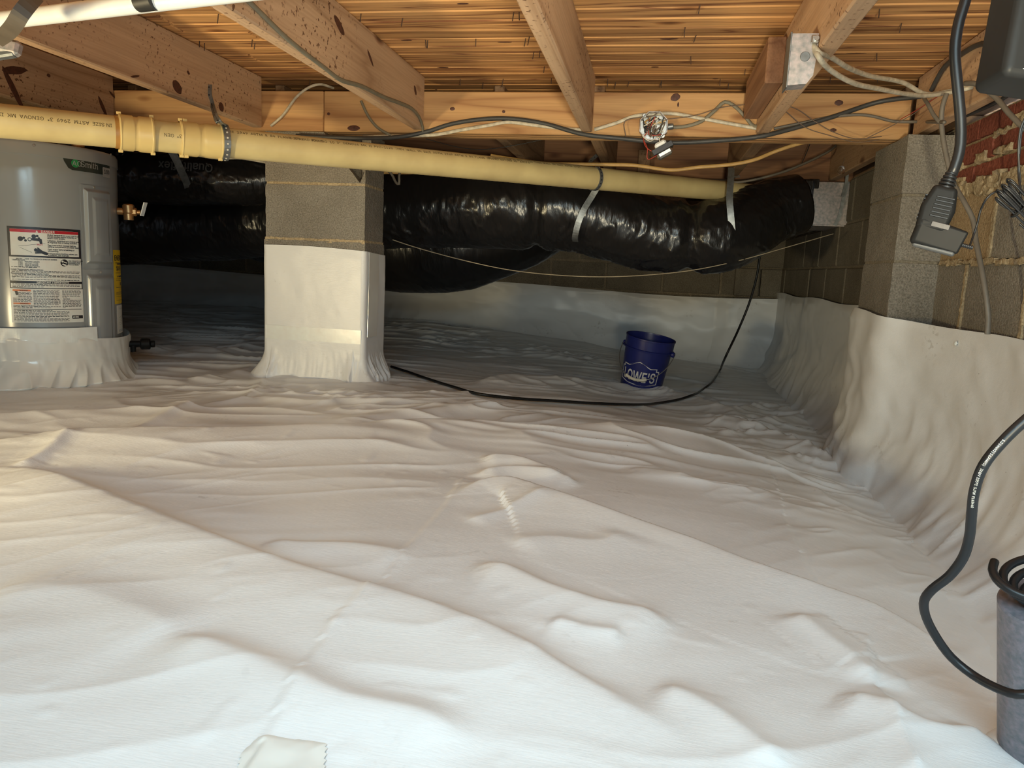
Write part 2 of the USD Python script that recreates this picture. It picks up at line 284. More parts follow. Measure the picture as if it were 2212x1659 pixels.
# folds traced along their crests: points in the photograph laid on the ground, height, width towards the camera, width beyond, sharpness
FOLDS = [
    ([(-250, 985), (0, 968), (300, 964), (600, 955), (900, 943), (1200, 946), (1450, 960), (1600, 985), (1720, 1020)], .055, .17, .06, 1.6),
    ([(-150, 925), (0, 915), (200, 905), (330, 897), (440, 878)], .03, .07, .04, 1.4),
    ([(240, 957), (330, 920), (438, 878)], .014, .02, .008, 1.0),
    ([(25, 1022), (90, 1000), (158, 963)], .012, .02, .008, 1.0),
    ([(440, 875), (520, 868), (575, 818)], .014, .02, .008, 1.0),
    ([(700, 920), (820, 905), (980, 893), (1100, 880)], .022, .06, .06, 1.6),
    ([(-100, 1015), (30, 1026), (200, 1085), (400, 1172), (560, 1235), (720, 1290), (880, 1340), (1050, 1405), (1250, 1500), (1450, 1600), (1560, 1680)], .028, .14, .035, 1.6),
    ([(340, 1385), (480, 1435), (600, 1490), (740, 1545), (900, 1580), (1060, 1640)], .016, .06, .03, 1.6),
    ([(960, 1085), (1040, 1053), (1100, 1053), (1180, 1078), (1330, 1128), (1500, 1190), (1620, 1240), (1760, 1290), (1900, 1340), (2040, 1405), (2150, 1475)], .025, .10, .022, 1.3),
    ([(1000, 1130), (1090, 1108), (1185, 1077)], .007, .02, .010, 1.2),
    ([(1030, 1000), (1110, 1003), (1170, 1018), (1230, 1035)], .020, .05, .02, 1.5),
    ([(1020, 1028), (1100, 1022), (1200, 1035), (1260, 1050)], .016, .04, .015, 1.4),
    ([(1330, 1010), (1450, 1030), (1560, 1060), (1680, 1070)], .018, .05, .03, 1.5),
    ([(1180, 1355), (1250, 1375), (1355, 1390)], .008, .02, .012, 1.2),
    ([(1000, 1230), (1080, 1245), (1180, 1290), (1300, 1330), (1390, 1345), (1480, 1372)], .018, .06, .03, 1.5),
    ([(560, 1175), (640, 1185), (760, 1190), (900, 1215)], .010, .05, .03, 1.4),
    ([(1700, 1335), (1760, 1380), (1840, 1440), (1890, 1490)], .014, .02, .04, 1.3),
    ([(1890, 1480), (1930, 1570), (1975, 1659), (2000, 1720)], .008, .02, .012, 1.2),
    ([(1400, 1490), (1500, 1530), (1620, 1610), (1700, 1680)], .012, .04, .03, 1.4),
    ([(1000, 838), (1100, 828), (1240, 836), (1340, 842), (1430, 855), (1520, 880), (1640, 925)], .045, .11, .045, 1.6),
    ([(845, 850), (1000, 858), (1200, 868), (1400, 885), (1500, 900)], .020, .06, .03, 1.5),
    ([(850, 770), (1000, 790), (1180, 800), (1330, 818)], .025, .10, .05, 1.5),
    ([(850, 700), (1000, 715), (1180, 735), (1330, 750)], .020, .12, .08, 1.5),
    ([(1480, 905), (1600, 925), (1720, 965), (1800, 1010), (1890, 1046)], .035, .10, .03, 1.3),
    ([(1560, 905), (1660, 880), (1720, 900), (1800, 890)], .03, .07, .03, 1.3),
    ([(1600, 925), (1700, 910), (1800, 888)], .02, .05, .03, 1.3),
    ([(1640, 970), (1700, 1030), (1800, 1080), (1890, 1045)], .012, .06, .03, 1.3),
    ([(280, 770), (380, 755), (480, 765), (560, 745)], .025, .08, .05, 1.5),
    ([(270, 820), (380, 830), (500, 810), (570, 790)], .02, .06, .04, 1.5),
    ([(260, 705), (360, 700), (470, 708), (560, 715)], .02, .08, .06, 1.5),
    ([(1090, 1180), (1180, 1170), (1300, 1180), (1350, 1160)], .008, .05, .03, 1.4),
    ([(1800, 1500), (1950, 1570), (2050, 1600), (2130, 1590)], .015, .05, .03, 1.4),
    ([(-50, 1290), (120, 1290), (300, 1340), (400, 1400)], .010, .09, .05, 1.5),
]
# straight joints where one sheet laps over the next (a step of a few millimetres)
SEAMS = [[(520, 1700), (600, 1560), (680, 1430), (740, 1360), (800, 1300), (850, 1230), (900, 1160), (960, 1090), (985, 1050)], [(1600, 950), (1665, 1020), (1700, 1130), (1760, 1255)], [(1880, 1420), (1895, 1490), (1935, 1570), (1990, 1690)]]

gx = np.concatenate([np.linspace(-5.0, -2.6, 90, endpoint=False), np.linspace(-2.6, .94, 560)])
gy = np.concatenate([np.linspace(-1.62, .35, 60, endpoint=False), np.linspace(.35, 2.6, 420, endpoint=False), np.linspace(2.6, 5.54, 260)])
GX, GYY = np.meshgrid(gx, gy)
XY = np.stack([GX.ravel(), GYY.ravel()], 1)
cx_, cy_ = np.linspace(-5, .94, 70), np.linspace(-1.65, 5.56, 80)
cm = np.stack(np.meshgrid(cx_, cy_), -1).reshape(-1, 2)
Z = RegularGridInterpolator((cy_, cx_), BASE(cm).reshape(80, 70), method='cubic')(XY[:, ::-1])
warp = (meshkit.fbm(np.c_[XY * 2.2, np.zeros(len(XY))], 2, 40) - .5) * .06
for fi, (pl, amp, wf, wb, sh) in enumerate(FOLDS):
    C = spline([ground0(*p) for p in pl], .0035)[:, :2]
    lo, hi = C.min(0) - 3 * wf, C.max(0) + 3 * wf
    idx = np.nonzero((XY > lo).all(1) & (XY < hi).all(1))[0]
    d, k = cKDTree(C).query(XY[idx], distance_upper_bound=3 * wf)
    ok = np.isfinite(d); idx, d, k = idx[ok], d[ok], k[ok]
    T = np.gradient(C, axis=0); T /= np.linalg.norm(T, axis=1, keepdims=True)
    nrm = np.stack([-T[:, 1], T[:, 0]], 1); nrm *= np.where(nrm[:, 1:] < 0, -1, 1)
    s = ((XY[idx] - C[k]) * nrm[k]).sum(1)
    u = k / (len(C) - 1); taper = np.clip(np.minimum(u, 1 - u) / .18, 0, 1); taper = taper * taper * (3 - 2 * taper)
    end = ((k == 0) | (k == len(C) - 1)) & (np.abs(s) < .7 * d)
    wb, wf, sh = max(wb, .020), max(wf, .026), max(sh, 1.35); w = np.where(s > 0, wb, wf) * (.75 + .5 * meshkit.noise(np.c_[C[k] * 5, np.full(len(k), fi)], 3))
    amp *= 1.15 if np.mean(C[:, 1]) < 1.75 else .85
    Z[idx] += np.where(end, 0, amp * taper * np.exp(-(np.abs(s) / w) ** sh))
for pl in SEAMS:
    C = spline([ground0(*p) for p in pl], .0035)[:, :2]
    idx = np.nonzero((XY > C.min(0) - .06).all(1) & (XY < C.max(0) + .06).all(1))[0]
    d, k = cKDTree(C).query(XY[idx], distance_upper_bound=.06); ok = np.isfinite(d); idx, d, k = idx[ok], d[ok], k[ok]
    T = np.gradient(C, axis=0); nrm = np.stack([T[:, 1], -T[:, 0]], 1); nrm /= np.linalg.norm(nrm, axis=1, keepdims=True)
    s = ((XY[idx] - C[k]) * nrm[k]).sum(1)
    Z[idx] += .003 * np.exp(-np.abs(s) / .03) * (s > 0)
# soft undulation, long drag wrinkles and small lumps of the soil below
a = .28; rot = np.array([[math.cos(a), -math.sin(a)], [math.sin(a), math.cos(a)]]); Q = XY @ rot
q3 = lambda q, k=0.: np.c_[q, np.full(len(q), k)]
far = np.clip((XY[:, 1] - 1.4) / 1.2, 0, 1)
Z += (meshkit.fbm(q3(Q * [2.0, 4.5]), 2, 5) - .5) * .014
wr = 1 - np.abs(2 * meshkit.fbm(q3(Q * [2.4, 10.0] + (warp * 30)[:, None]), 2, 11) - 1)
Z += (wr ** 3 - .4) * (.0030 + .017 * far) * np.clip(meshkit.noise(q3(XY * 1.3), 8) * 1.8 - .25, 0, 1)
wr = 1 - np.abs(2 * meshkit.fbm(q3(Q @ rot @ rot * [4, 15.0]), 2, 17) - 1)
Z += (wr ** 4) * (.0016 + .011 * far) * np.clip(meshkit.noise(q3(XY * 2.1), 18) * 2.4 - .9, 0, 1)
lump = meshkit.noise(q3(XY * 26), 21); Z += np.clip(lump - .80, 0, 1) * .010 * np.clip(meshkit.noise(q3(XY * 3), 22) * 2 - .7, 0, 1)
Zg = Z.reshape(len(gy), len(gx))
# around the pillar and the heater the sheet rises a little
HFUN = RegularGridInterpolator((gy, gx), Zg, bounds_error=False, fill_value=None)
def H(x, y): return float(HFUN((y, x)))
def ground(px, py, lift=0.):
    z = -.5
    for _ in range(30):
        p = Pz(px, py, z); z = .6 * z + .4 * (H(p[0], p[1]) + lift)
    return Pz(px, py, z)
nx, ny = len(gx), len(gy)
ii = (np.arange(ny - 1)[:, None] * nx + np.arange(nx - 1)[None]).ravel()
gf = np.vstack([np.stack([ii, ii + 1, ii + nx + 1], 1), np.stack([ii, ii + nx + 1, ii + nx], 1)])
single('floor', 'white plastic vapour barrier sheet spread in folds over the whole crawl space ground', 'floor', trimesh.Trimesh(np.c_[XY, Z], gf, process=False), 'liner', smooth=True, kind='structure')

# ------------------------------------------------------------------ ceiling: narrow tongue-and-groove boards with nail points
ceil = thing('ceiling', 'subfloor of narrow tongue and groove boards seen from below', 'ceiling', (0, 0, JT), kind='structure')
PITCHB = .079; y = 2.035 - PITCHB * 46
while y < FY + .25:
    xs = [-5.1]
    while xs[-1] < 1.15: xs.append(min(1.25, xs[-1] + rng.uniform(2.2, 4.5)))
    if -1.0 < y < -.30: xs = [-5.1, -3.0, -.52, .76, 1.25]
    for a, b in zip(xs[:-1], xs[1:]):
        if b - a < .02 or (a == -.52 and b == .76): continue          # gap left for the unseen hatch and its daylight
        dz = rng.uniform(0, .0012)
        part('plank', bx(a + .0006, b - .0006, y + .0012, y + PITCHB - .0012, JT + dz, JT + .02, .0055), 'subfloor_wood', ceil)
    y += PITCHB
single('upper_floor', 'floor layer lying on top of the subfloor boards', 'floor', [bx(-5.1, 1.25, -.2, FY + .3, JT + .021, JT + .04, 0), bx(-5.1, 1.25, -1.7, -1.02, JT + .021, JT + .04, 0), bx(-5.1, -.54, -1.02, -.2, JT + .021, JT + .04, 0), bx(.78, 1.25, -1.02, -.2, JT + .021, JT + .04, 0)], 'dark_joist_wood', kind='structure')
NAILS = [(431, 90), (442, 94), (545, 88), (551, 93), (472, 32), (670, 172), (919, 87), (924, 88), (1028, 85), (1110, 27), (1121, 27), (1136, 84), (1144, 79), (1154, 112), (1167, 110), (1176, 144), (994, 172), (1087, 172), (1191, 169), (1313, 172), (1359, 176), (1429, 174),
         (1513, 11), (1505, 76), (1492, 122), (1948, 50), (1894, 115), (1429, 176), (1556, 171), (1574, 180), (1894, 165), (1900, 20), (1794, 167), (1800, 40), (1330, 178), (1044, 178), (870, 40), (780, 30), (600, 60), (1480, 60), (1610, 150)]
for (x, yy) in NAILS:
    p = Pz(x, yy, JT); t = rng.normal(0, .12, 2)
    part('nail', cyl(p + [0, 0, .004], p + [t[0] * .02, t[1] * .02, -.017 - rng.uniform(0, .008)], .0014, 6), 'rust', ceil)

# ------------------------------------------------------------------ joists and girders
def joist(x0, th, y0, y1, label, m='joist_wood', z0=JB, z1=JT - .001):
    return single('joist', label, 'joist', bx(x0, x0 + th, y0, y1, z0, z1, .004), m, group='floor joists')
joist(-2.745, .0385, -1.6, GY - .004, 'dim joist end far left behind the water heater')
joist(-2.135, .0385, -1.6, GY - .004, 'brown joist with two dark resin streaks above the cream pipe at far left')
joist(-1.5155, .0385, -1.6, GY - .004, 'insect-specked joist crossing the upper left corner with a metal strap nailed to it')
joist(-.8865, .0385, -1.6, GY - .004, 'joist with a gray cable stapled along its lower edge')
joist(-.2785, .0385, -.26, GY - .004, 'pale joist in the middle of the ceiling meeting the girder without any cable on it')
joist(.304, .0415, -.26, GY - .004, 'joist carrying the galvanized box at the upper right')
joist(.79, .0385, -1.6, GY - .004, 'joist above the brick wall at the right edge with a dark cable draped on it')
RY0, RY1 = GY + .118, 3.9
for k, (xx, lb) in enumerate([(-2.74, 'rear joist at the far left beyond the girder'), (-2.13, 'rear joist beyond the girder behind the water heater'), (-1.49, 'rear joist beyond the girder above the block pillar'),
                              (-.582 - .0385, 'rear joist beyond the girder between pillar and middle joist'), (-.262, 'rear joist beyond the girder in line with the middle joist'), (.318, 'rear joist with a hanger strap and metal clip at its end'), (.79, 'rear joist along the right wall above the sheet metal duct boot')]):
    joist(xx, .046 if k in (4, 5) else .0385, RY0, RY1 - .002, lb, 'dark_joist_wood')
for a, b, lb, m in [(-5, -1.236, 'girder beam left of the butt joint, partly behind the specked joist', 'girder_wood'), (-1.233, WX - .1, 'orange knotty girder beam carrying the cables and open junction box', 'girder_wood')]:
    single('girder_beam', lb, 'beam', [bx(a, b, GY, GY + .038, .466, .609, .003), bx(a, b, GY + .039, GY + .077, .466, .608, .003), bx(a, b, GY + .078, GY + .116, .466, .609, .003)], m)
single('girder_beam', 'dark reddish beam deep behind the pipe at the rear joist ends', 'beam', bx(-5, WX + .2, RY1, RY1 + .038, JB - .002, JT - .001), 'red_wood')
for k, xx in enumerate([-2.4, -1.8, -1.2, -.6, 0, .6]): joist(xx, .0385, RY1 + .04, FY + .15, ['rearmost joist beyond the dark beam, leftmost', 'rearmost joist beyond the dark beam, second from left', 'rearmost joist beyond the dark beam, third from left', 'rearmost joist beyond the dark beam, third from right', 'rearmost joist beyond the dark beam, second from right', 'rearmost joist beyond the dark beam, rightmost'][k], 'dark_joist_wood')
c = Py(1680, 150, 2.42)
single('joist_block', 'short reddish wood block nailed beside the joist with the galvanized box', 'block', bx(.256, .3035, 2.18, 2.66, .515, .632), 'block_wood')
single('joist_block', 'small dark block in the shadow behind the open junction box', 'block', bx(-.11, -.05, RY1 - .04, RY1 - .001, JB, .60), 'dark_joist_wood')
single('sill_plate', 'brown sill and rim boards resting on the right block wall', 'beam', [bx(WX + .02, WX + .16, 2.62, FY + .1, .487, .525), bx(WX + .05, WX + .09, -1.6, FY + .1, .527, JT - .001)], 'dark_joist_wood')

# knots and resin streaks in the timber: thin dark inlays on the faces
plain('knot', (.075, .035, .022), .6, nscale=120., lo=.5, hi=1.6)
def knot(path, p, ax, a, b, rot=0.):
    u, v = np.array(ax[0], float), np.array(ax[1], float); c, s_ = math.cos(rot), math.sin(rot); u, v = u * c + v * s_, v * c - u * s_
    t = trimesh.creation.icosphere(2); w = t.vertices * (1 + .25 * (meshkit.noise(t.vertices * 2.1 + p * 9, 4)[:, None] - .5))
    t.vertices = w[:, :1] * u * a + w[:, 1:2] * v * b + w[:, 2:] * np.cross(u, v) * .0009 + p
    pr_ = stage.GetPrimAtPath(path); part('knot', t, 'knot', pr_, smooth=True)
XF, YF, ZF = ((0, 1, 0), (0, 0, 1)), ((1, 0, 0), (0, 0, 1)), ((1, 0, 0), (0, 1, 0))
JA, JZ, JB_, G2 = '/World/joist_002', '/World/joist_001', '/World/joist_003', '/World/girder_beam_001'
for x, y, a, b, r in [(383, 188, .024, .017, -.5), (407, 157, .008, .005, -.5), (478, 231, .016, .014, -.6), (292, 165, .02, .003, .3)]: knot(JA, Px(x, y, -1.4768), XF, a, b, r)
for x, y, a, b, r in [(32, 152, .05, .012, .25), (30, 195, .075, .011, -1.0), (105, 163, .008, .006, 0), (222, 231, .04, .009, -1.0), (243, 205, .02, .005, -.5)]: knot(JZ, Px(x, y, -2.0963), XF, a, b, r)
for x, y, a, b, r in [(733, 55, .035, .012, -.4), (800, 125, .03, .006, -.6), (897, 195, .018, .010, -.7)]: knot(JB_, Px(x, y, -.8478), XF, a, b, r)
for x, y, a, b, r in [(764, 277, .023, .010, 0), (710, 246, .006, .005, 0), (977, 235, .009, .006, 0), (1088, 241, .006, .005, 0), (1459, 210, .016, .012, .4), (1812, 222, .013, .009, 0), (1800, 281, .01, .006, 0), (1465, 226, .003, .008, 0)]: knot(G2, Py(x, y, GY - .0002), YF, a, b, r)
for x, y, a, b in [(878, 87, .018, .006), (957, 146, .02, .005), (1090, 91, .022, .005), (1445, 84, .025, .007), (1850, 115, .03, .006), (1546, 170, .014, .006), (1000, 8, .016, .006), (1415, 145, .012, .005)]: knot('/World/ceiling', Pz(x, y, JT + .0008), ZF, a, b, 0)

# ------------------------------------------------------------------ walls of concrete block
def course_blocks(parent, axis, face, c0, z0, z1, joints, m, depth=.19, ch=.006, rnd=True, inward=1):
    """Blocks of one course between the given joints, along x ('x', face = its y) or along y ('y', face = its x)."""
    for a, b in zip(joints[:-1], joints[1:]):
        o = rng.uniform(-.002, .003)
        a2, b2 = a + .005, b - .005
        if b2 - a2 < .02: continue
        mm = m if isinstance(m, str) else m[rng.integers(len(m))]
        if axis == 'x': part('block', bx(a2, b2, face + o, face + depth, z0 + .005, z1 - .005, ch), mm, parent)
        else: part('block', bx(face + o, face + depth, a2, b2, z0 + .005, z1 - .005, ch), mm, parent)

wb = thing('wall_back', 'far concrete block wall behind the ducts', 'wall', (-2, FY, -.7), kind='structure')
zc = [-.742, -.539, -.335, -.13, .073, .278, .483]
for r in range(6):
    js = np.arange(-5.0 + (.2 if r % 2 else 0.0), .9, .406); js = [-5.1] + list(js[1:]) + [.9]
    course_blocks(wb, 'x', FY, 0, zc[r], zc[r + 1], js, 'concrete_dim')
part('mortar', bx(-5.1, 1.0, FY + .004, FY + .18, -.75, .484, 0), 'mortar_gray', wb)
for r in range(2, 6):
    course_blocks(wb, 'x', FY - .05, 0, zc[r], zc[r + 1], [.565, .74, .9] if r % 2 else [.565, .9], 'concrete_dim', depth=.05)
part('sill', bx(-5.1, 1.1, FY + .02, FY + .16, .484, .522), 'dark_joist_wood', wb)
part('rim_board', bx(-5.1, 1.1, FY + .1, FY + .14, .522, JT), 'dark_joist_wood', wb)

wr_ = thing('wall_right', 'right foundation wall of concrete block with red brick courses near the top', 'wall', (WX, 1, -.7), kind='structure')
JN = {3: [-1.6, -1.2, -.81, -.41, -.01, .4, .8, 1.2, 1.6, 2.0, 2.37, 2.60], 4: [-1.6, -1.4, -1., -.6, -.2, .2, .6, 1.0, 1.42, 1.83, 2.23, 2.62]}
def near_block(y0, y1, z0, z1, m):
    t = rough((WX + rng.uniform(0, .004), WX + .19, y0 + .006, y1 - .006, z0 + .006, z1 - .006), .03, .0035, 30, int(rng.integers(99)))
    part('block', t, m, wr_, smooth=40)
for r in range(0, 5):
    js = JN[3 if r % 2 else 4]
    for a, b in zip(js[:-1], js[1:]):
        mm = 'concrete_tan' if (r == 4 and abs(a - 2.23) < .01) else 'concrete'
        if r >= 3 and b > 1.7: near_block(a, b, zc[r], zc[r + 1], mm)
        else: part('block', bx(WX, WX + .19, a + .005, b - .005, zc[r] + .005, zc[r + 1] - .005, .006), mm, wr_)
part('mortar', bx(WX + .008, WX + .18, -1.6, 2.66, -.75, .285, 0), 'mortar', wr_)
# squeezed-out mortar along the joints the photo shows close by
sq = [rough((WX - .008, WX + .03, a, a + .05, .073 - .012 * rng.uniform(.3, 1), .073 + .010 * rng.uniform(.3, 1)), .008, .007, 60, k) for k, a in enumerate(np.arange(1.7, 2.55, .048))]
sq += [rough((WX - .006, WX + .03, a, a + .055, .272 + rng.uniform(-.02, .0), .296 + rng.uniform(0, .016)), .008, .009, 55, 30 + k) for k, a in enumerate(np.arange(1.7, 2.6, .052))]
sq += [rough((WX - .004, WX + .03, 2.365 - .006, 2.365 + .008, a, a + .05), .008, .004, 60, 60 + k) for k, a in enumerate(np.arange(-.13, .06, .048))]
sq += [rough((WX - .004, WX + .03, 2.225, 2.24, a, a + .05), .008, .004, 60, 70 + k) for k, a in enumerate(np.arange(.08, .27, .048))]
sq += [rough((WX - .004, WX + .03, 1.99, 2.005, a, a + .05), .008, .004, 60, 80 + k) for k, a in enumerate(np.arange(-.13, .06, .048))]
part('mortar', sq, 'mortar', wr_, smooth=50)
for r in range(3):
    z0 = .294 + r * .064; off = .105 if r % 2 else 0
    for a in np.arange(-1.6 + off, 2.60, .213):
        b = min(a + .203, 2.62)
        if a > 1.5: part('brick', rough((WX + .012 + rng.uniform(-.003, .003), WX + .10, a, b, z0 + .003, z0 + .056), .02, .0025, 40, int(rng.integers(99))), 'brick', wr_, smooth=40)
        else: part('brick', bx(WX + .012, WX + .10, a, b, z0 + .003, z0 + .056), 'brick', wr_)
part('mortar', bx(WX + .020, WX + .09, -1.6, 2.62, .286, .486, 0), 'mortar', wr_)
sm = []
for k in range(26):
    yy, zz = rng.uniform(1.75, 2.58), rng.choice([.29, .352, .355, .415, .42]) + rng.normal(0, .008)
    w, h = rng.uniform(.03, .1), rng.uniform(.012, .035)
    sm.append(rough((WX + .004, WX + .03, yy, yy + w, zz, zz + h), .008, .009, 50, k))
part('mortar_smear', sm, 'mortar', wr_, smooth=50)
for r in range(6):                                          # beyond the pilaster
    js = [2.60, 2.94] + list(np.arange(3.15 + (.2 if r % 2 else 0), FY - .05, .406)) + [FY]
    if r == 5: js = [j for j in js if j < 3.85] + [3.86]
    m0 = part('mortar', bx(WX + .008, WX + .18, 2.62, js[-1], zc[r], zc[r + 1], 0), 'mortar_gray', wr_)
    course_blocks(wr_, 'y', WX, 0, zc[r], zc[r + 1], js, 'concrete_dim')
course_blocks(wr_, 'y', WX, 0, .278, .483, [4.36, 4.75, 5.15, FY], 'concrete_dim')

pil = thing('block_pilaster', 'concrete block pilaster built against the right wall under the girder end', 'pilaster', (.81, 2.76, -.7), kind='structure')
for r in range(6):
    x0 = .745; y0, y1 = 2.59, 2.935
    t = rough((x0 + rng.uniform(0, .003), WX + .06, y0 + rng.uniform(-.003, .003), y1, zc[r] + .005, zc[r + 1] - .005 - (.0 if r < 5 else .018)), .03, .003, 30, 50 + r)
    part('block', t, 'concrete', pil, smooth=40)
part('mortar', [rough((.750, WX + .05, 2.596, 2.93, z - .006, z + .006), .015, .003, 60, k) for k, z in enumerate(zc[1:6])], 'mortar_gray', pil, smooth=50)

wl = thing('wall_left', 'far left end wall of concrete block lost in the dark', 'wall', (-5, 2, -.7), kind='structure')
for r in range(6):
    js = list(np.arange(-1.6 + (.2 if r % 2 else 0), FY, .406)) + [FY]
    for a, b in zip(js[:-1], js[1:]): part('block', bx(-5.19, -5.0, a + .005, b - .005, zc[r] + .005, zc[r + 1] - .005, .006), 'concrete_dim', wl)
part('mortar', bx(-5.18, -5.008, -1.6, FY, -.75, JT, 0), 'mortar', wl)
wf = thing('wall_front', 'front foundation wall behind the camera, out of view', 'wall', (0, -1.6, -.7), kind='structure')  # unseen wall, closing the space behind the camera
for k, b in enumerate([(-5.1, -1.0, -.75, .47), (-.99, 1.1, -.75, .47)]): part('wall_panel', bx(b[0], b[1], -1.45, -1.25, b[2], b[3], .005), 'concrete_dim', wf)

# ------------------------------------------------------------------ block pillar
PX0, PX1, PY0, PY1 = -1.467, -1.068, GY, GY + .195
pl = thing('block_pillar', 'concrete block pillar with a broken top block under the girder', 'pillar', ((PX0 + PX1) / 2, GY + .1, -.5))
for r, (z0, z1) in enumerate([(-.50, -.335), (-.335, -.13), (-.13, .066), (.072, .272)]):
    dx = [0, 0, .004, 0][r]
    part('block', rough((PX0 - dx, PX1 + dx, PY0 - dx, PY1 + dx, z0, z1), .018, .0022, 55, r), 'concrete', pl, smooth=40)
blk = m3.Manifold.cube((PX1 - PX0, .195, .182)).translate((PX0, PY0, .282))
for a, b in ((PX0 + .035, -1.285), (-1.25, PX1 - .035)): blk -= m3.Manifold.cube((b - a, .125, .3)).translate((a, PY0 + .035, .25))
vee = m3.Manifold.extrude(m3.CrossSection([[(-1.245, .48), (-1.165, .372), (-1.088, .283), (-1.062, .35), (-1.03, .48)]]), .06).rotate((90, 0, 0)).translate((0, PY0 + .052, 0))
blk = (blk - vee).refine_to_length(.016)
t = tm(blk); v = t.vertices; t.vertices = v + (np.stack([meshkit.fbm(v * 60 + 7 * k, 3, k) for k in range(3)], 1) - .5) * .004
part('block', t, 'concrete', pl, smooth=40, label='top block with a broken V-shaped face')
part('mortar', [rough((PX0 + .003, PX1 - .002, PY0 + .003, PY1 - .003, .270, .284), .008, .004, 70, 3), rough((PX0 - .002, PX1 + .002, PY0 - .003, PY1, .060, .075), .008, .005, 70, 4)], 'mortar', pl, smooth=50)

def skirt(path, top, flare_fn, nt=46, wr=.004, seed=0, start=.55, pf=34., broad=9., z0=.004):
    """A sheet hung along a path (x, y; it faces the path's right side), spreading over the ground at its foot."""
    C = np.asarray(path); T = np.gradient(C, axis=0); T /= np.linalg.norm(T, axis=1, keepdims=True) + 1e-12; Nn = np.stack([T[:, 1], -T[:, 0]], 1)
    s = np.r_[0, np.cumsum(np.linalg.norm(np.diff(C, axis=0), axis=1))]
    V = []; t = np.linspace(0, 1, nt)
    for i in range(len(C)):
        zt = top(s[i], C[i]); out, pleat = flare_fn(s[i], C[i])
        foot = C[i] + Nn[i] * out
        zf = H(foot[0], foot[1]) - .006
        prof = np.clip((t - start) / (1 - start), 0, 1); o = z0 + out * (1 - np.sqrt(np.maximum(0, 1 - prof ** 2)) * .35 - .65 * (1 - prof ** 2.2)); zz = zt + (zf - zt) * np.minimum(1, t * (1 + .06 * (out > .05)))
        pt = np.stack([C[i, 0] + Nn[i, 0] * o, C[i, 1] + Nn[i, 1] * o, zz], 1)
        q = np.stack([s[i] * broad + zz * 3.5, zz * 5.0 - s[i] * 1.5, np.full(nt, seed)], 1); nn = meshkit.fbm(q, 3, seed) - .42
        q2 = np.stack([s[i] * pf + .8 * np.sin(zz * 9 + s[i] * 4), zz * 6, np.full(nt, seed)], 1); n2 = 1 - np.abs(2 * meshkit.fbm(q2, 2, seed + 5) - 1)
        edge = np.clip(t / .06, 0, 1) * np.clip((1 - t) / .05, .15, 1)
        dsp = np.maximum(nn * 2.4 * wr, -.6 * z0) * edge + n2 ** 2 * pleat * prof * edge
        pt[:, :2] += Nn[i] * dsp[:, None]
        V.append(pt)
    V = np.array(V); k = len(C); idx = np.arange(k * nt).reshape(k, nt)
    a, b, c, d = idx[:-1, :-1].ravel(), idx[1:, :-1].ravel(), idx[1:, 1:].ravel(), idx[:-1, 1:].ravel()
    return trimesh.Trimesh(V.reshape(-1, 3), np.vstack([np.stack([a, d, c], 1), np.stack([a, c, b], 1)]), process=False)
def dens(P, step): 
    P = np.array(P, float); out = []
    for a, b in zip(P[:-1], P[1:]):
        n = max(1, int(np.linalg.norm(b - a) / step)); t = (np.arange(n) / n)[:, None]; out.append(a * (1 - t) + b * t)
    return np.vstack(out + [P[-1:]])

r_ = .006                      # pillar wrap: counter-clockwise seen from above, front side first, lap on the right side
pp = [(PX0 - r_, PY1 + r_), (PX0 - r_, PY0 - r_ + .012), (PX0 - r_ + .004, PY0 - r_ + .004), (PX0 + .006, PY0 - r_), (PX1 - .006, PY0 - r_), (PX1 + r_ - .004, PY0 - r_ + .004), (PX1 + r_, PY0 + .006), (PX1 + r_, PY1 + r_), (PX0 - r_, PY1 + r_ + .001)]
def pfl(s, c):
    corner = max(math.exp(-((c[0] - PX0) ** 2 + (c[1] - PY0) ** 2) / .0016), math.exp(-((c[0] - PX1) ** 2 + (c[1] - PY0) ** 2) / .003), .6 * (c[0] > PX1) * 1.0)
    return .012 + .055 * corner, .002 + .036 * corner
wrap = thing('pillar_wrap', 'white plastic wrap taped around the lower half of the block pillar', 'liner', ((PX0 + PX1) / 2, GY + .1, -.47))
part('sheet', skirt(dens(pp, .004), lambda s, c: .034 + .012 * math.sin(s * 5), pfl, nt=70, wr=.0022, seed=3, start=.76, pf=60.), 'liner', wrap, smooth=55)
part('tape', [bx(PX0 + .004, PX1 - .004, PY0 - .0130, PY0 - .0115, -.315, -.262, 0)], 'tape', wrap)
part('flap', ribbon([(PX1 + .0115, PY0 + .07, .03), (PX1 + .014, PY0 + .065, -.1), (PX1 + .0125, PY0 + .06, -.29)], .10, .002, (1, 0, 0)), 'liner_shiny', wrap)

# ------------------------------------------------------------------ sheets on the right and far walls
rp = spline([(x, y, 0) for x, y in [(.872, -1.58), (.872, .6), (.868, 1.6), (.860, 2.2), (.80, 2.5), (.738, 2.60), (.732, 2.75), (.734, 2.92), (.742, 2.955), (.775, 2.985), (.815, 3.02)]], .012)[:, :2]
def rtop(s, c): return -.122 + .03 * np.clip((c[1] - 1.9), 0, 1) + .006 * math.sin(s * 7)
def rfl(s, c):
    y = c[1]; return float(np.interp(y, [-1, 1.0, 1.6, 2.2, 2.6, 2.95], [.36, .34, .27, .16, .07, .05])), float(np.interp(y, [0, 1.5, 2.2, 2.95], [.012, .02, .03, .03]))
near = thing('wall_liner', 'white plastic sheet hung on the near right wall with vertical folds', 'liner', (.8, 1.5, -.6))
part('sheet', skirt(rp[::-1], rtop, rfl, nt=100, wr=.014, seed=7, start=.35, pf=9., broad=4.), 'liner', near, smooth=True)
